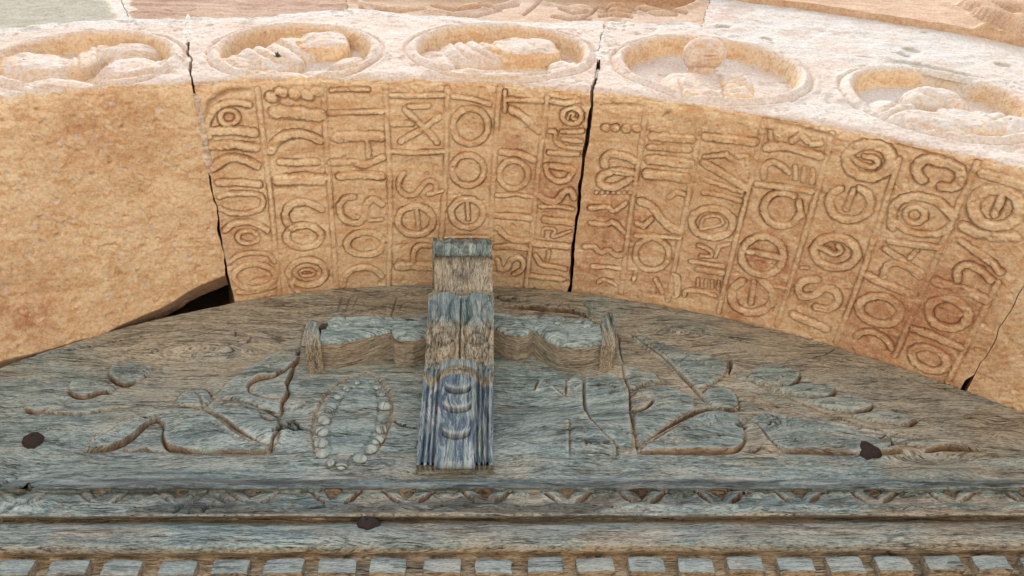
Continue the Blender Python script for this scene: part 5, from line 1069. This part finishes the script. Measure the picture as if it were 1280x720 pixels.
# arms: shaped planks standing off the board, seen from below
def arm(fr_pts, un_pts, top_pts, name, yf=1.341, mirror=1):
    fx = np.array([on_y(p[0], p[1], yf)[[0, 2]] for p in fr_pts]); tx = np.array([on_y(p[0], p[1], yf)[[0, 2]] for p in top_pts])
    x0, x1 = fx[:, 0].min(), fx[:, 0].max(); nu = 190; xs = np.linspace(x0, x1, nu)
    zb = np.interp(xs, fx[:, 0], fx[:, 1]); zt = np.interp(xs, tx[:, 0], tx[:, 1])
    secs = [('u', t) for t in np.linspace(0, 1, 34)] + [('f', t) for t in np.linspace(0, 1, 60)[1:]] + [('t', t) for t in np.linspace(0, 1, 12)[1:]]
    V = np.zeros((nu, len(secs), 3)); oc = np.zeros((nu, len(secs))); bl = np.zeros_like(oc)
    for k, (s_, t) in enumerate(secs):
        yb = YP + .004
        if s_ == 'u': y = yb + (yf - yb) * t; z = zb + 0 * t + .0008 * fbm(xs * 10, xs * 0 + t * 3, 5, 3); oc[:, k] = .70
        elif s_ == 'f':
            dome_ = .020 * (1 - (2 * t - 1) ** 2); rnd = .008 * (1 - min(1, t * 9)) ** 2 + .03 * max(0, (t - .72) / .28) ** 2
            y = yf - dome_ * .5 + rnd + .008 * sst(np.abs(np.full(nu, t) - .70), .09, 0) * 1.0 - .0022 * fbm(xs * 7, xs * 0 + t * 16, 9, 4); z = zb + (zt - zb) * t; bl[:, k] = .85; oc[:, k] = .0
        else: y = yf + .03 + (yb - yf - .03) * t + 0 * xs; z = zt + 0 * xs; oc[:, k] = .2
        V[:, k, 0] = xs; V[:, k, 1] = y; V[:, k, 2] = z
    P = V.reshape(-1, 3); nv = len(secs); px, py = proj(P)
    # scale arcs on the face
    idx = np.arange(nu * nv).reshape(nu, nv); q = np.stack([idx[:-1, :-1], idx[1:, :-1], idx[1:, 1:], idx[:-1, 1:]], -1).reshape(-1, 4)
    face = np.zeros((nu, nv), bool); face[:, 34:93] = True; face = face.ravel()
    for (cx, cy, r) in SC[name]:
        d = np.hypot(px - cx, (py - cy) * 1.5); k = np.where(face & (px > cx - r * .3), .004 * np.exp(-((d - r) / 1.2) ** 2) - .0035 * sst(d, r, r * .4), 0); P[:, 1] += k
    at = {k: np.zeros(nu * nv) for k in ATW}; at['ochre'] = oc.ravel() * (.9 + .1 * vnoise(P[:, 0] * 20, P[:, 1] * 20, 3)); at['blue'] = bl.ravel()
    gcx = np.stack([P[:, 0], P[:, 1] * .5, P[:, 2] + P[:, 1] * .9 + .010 * fbm(P[:, 0] * 4, P[:, 2] * 5, 4, 2)], 1)
    mesh_np('cross_arm', P, q, WOOD, cross, at, None, {'gc': np.where((oc.ravel() > .5)[:, None], np.stack([P[:, 0], P[:, 2] * .3, P[:, 1] + P[:, 2] * .35], 1) * .9, gcx * .7)})
SC = {'l': [(466, 398, 13), (420, 400, 12)], 'r': [(697, 392, 13), (733, 402, 11), (688, 418, 22)]}
arm([(399, 429), (418, 430), (440, 427), (466, 421), (489.5, 415.5), (490.3, 420), (493, 423.5), (503, 426), (516, 426.5), (540, 421)], None, [(399, 408), (408, 399), (418, 392), (447, 389), (470, 391), (495, 394), (520, 391), (540, 391)], 'l')
arm([(606, 409), (620, 413), (632, 418), (648, 421), (660, 419), (665.5, 415.5), (667, 414), (684, 426), (697, 433), (714, 435), (735, 434), (754, 431)], None, [(606, 388), (630, 387), (645, 391), (668, 392), (690, 389), (710, 391), (735, 396), (754, 403)], 'r')
# end plates
def plate(pts, yf, name, cap=True):
    """thin upright paddle: outline px at depth yf, bevelled"""
    O = np.array([on_y(p[0], p[1], yf)[[0, 2]] for p in pts]); c = O.mean(0); m = 8; n = 48
    L = np.hypot(*(np.roll(O, -1, 0) - O).T); cum = np.r_[0, np.cumsum(L)]; t = np.linspace(0, cum[-1], n, endpoint=False); OO = np.r_[O, O[:1]]
    R = np.stack([np.interp(t, cum, OO[:, 0]), np.interp(t, cum, OO[:, 1])], 1); V = []; och = []
    rings = [(1, YP + .005), (1, yf + .03), (1, yf + .010), (.97, yf + .004), (.90, yf), (.6, yf - .002), (.3, yf - .002), (.02, yf - .002)]
    for k, (s_, y) in enumerate(rings):
        nn = fbm(R[:, 0] * 40 + k, R[:, 1] * 40, 77, 3)
        for i in range(n): p = c + (R[i] - c) * s_; V.append((p[0] + .001 * nn[i], y + .002 * nn[i], p[1])); och.append(.75 if k < 3 and R[i][1] < c[1] - .03 else (.55 if R[i][1] < c[1] - .035 else .1))
    Q = [(k * n + i, k * n + (i + 1) % n, (k + 1) * n + (i + 1) % n, (k + 1) * n + i) for k in range(len(rings) - 1) for i in range(n)]
    V = np.array(V); at = {k: np.zeros(len(V)) for k in ATW}; at['ochre'] = np.array(och); at['blue'][:] = .5
    mesh_np('arm_end_plate', V, np.array(Q), WOOD, cross, at, None, {'gc': np.stack([V[:, 2], V[:, 1], V[:, 0]], 1)})
plate([(381, 431), (382, 405), (386, 398), (392, 400), (399, 404), (401, 430)], 1.330, 'l')
plate([(752, 430), (752, 396), (756, 391), (761, 388), (767, 391), (769, 396), (771, 425), (770, 431)], 1.330, 'r')
# wooden peg on the left arm
pg = on_y(404.5, 411, 1.335); PV = []
s_ = .0085
for dx, dy, dz in [(x, y, z) for x in (-1, 1) for y in (-1.4, 2) for z in (-1, 1)]: PV.append((pg[0] + dx * s_ + dz * .002, pg[1] + dy * s_, pg[2] + dz * s_ * 1.1 + dx * .002))
me_ = mesh_np('square_peg', np.array(PV), np.array([(0, 1, 3, 2), (4, 6, 7, 5), (0, 4, 5, 1), (2, 3, 7, 6), (0, 2, 6, 4), (1, 5, 7, 3)]), IRON, cross, None, None, None, smooth=False)

# ================================================================== SURROUNDINGS (outside the frame)
def box(name, lo, hi, mat, parent=None):
    x0, y0, z0 = lo; x1, y1, z1 = hi
    V = np.array([(x, y, z) for x in (x0, x1) for y in (y0, y1) for z in (z0, z1)], float)
    Q = np.array([(0, 1, 3, 2), (4, 6, 7, 5), (0, 4, 5, 1), (2, 3, 7, 6), (0, 2, 6, 4), (1, 5, 7, 3)])
    return mesh_np(name, V, Q, mat, parent, smooth=False)
gd = box('pavement', (-30, -30, -.2), (30, 6, 0), PAVE); gd['kind'] = 'structure'
jm = thing('stone_doorway', 'plain stone jambs and wall carrying the arch', 'wall', (0, Y0, 0))
for sx in (-1, 1):
    xa, xb = sorted((sx * 1.98, sx * 4.5)); box('jamb', (xa, Y0 + .01, 0), (xb, 2.2, 2.55), WALL, jm)
    xa, xb = sorted((sx * 2.95, sx * 4.5)); box('wall_block', (xa, Y0 + .03, 2.552), (xb, 2.2, 5.9), WALL, jm)
box('wall_core', (-3.2, 1.60, 2.552), (3.2, 2.2, 5.9), DARK, jm)
box('wall_top', (-4.5, Y0 + .03, 5.903), (4.5, 2.2, 6.2), WALL, jm)
dr = thing('door_leaf', 'plain plank door below the cornice', 'door', (0, 1.5, 0))
for k in range(12):
    box('plank', (-1.96 + k * .327, 1.50, 0.01), (-1.96 + k * .327 + .322, 1.56, 2.62), DOOR, dr)

# a tiny weed rooted in the second medallion
LEAFM = plain_material('weed_leaf', (.035, .075, .03), (.07, .12, .05), 30)
wp = on_y(347, 72, Y0 - .018); rg = random.Random(3); V = []; Q = []
for k in range(11):
    a = rg.uniform(0, 6.28); L_ = rg.uniform(.008, .018); up = rg.uniform(-.3, .9); b0 = len(V); d = np.array([math.cos(a), -abs(math.sin(a)) * .5 - .3, up]); d /= np.linalg.norm(d); sd_ = np.cross(d, [0, 1, 0]); sd_ /= np.linalg.norm(sd_) + 1e-9
    for t, wd in ((0, .0006), (.35, .0032), (.7, .0030), (1, .0004)):
        c = wp + d * L_ * t + np.array([0, 0, -.004 * t * t]); V.append(c - sd_ * wd); V.append(c + sd_ * wd)
    for i in range(3): Q.append((b0 + 2 * i, b0 + 2 * i + 1, b0 + 2 * i + 3, b0 + 2 * i + 2))
V = np.array(V); wd_ = mesh_np('small_weed', V, np.array(Q), LEAFM); wd_['label'] = 'tiny green weed growing in the carved medallion above the leftmost inscription'; wd_['category'] = 'plant'
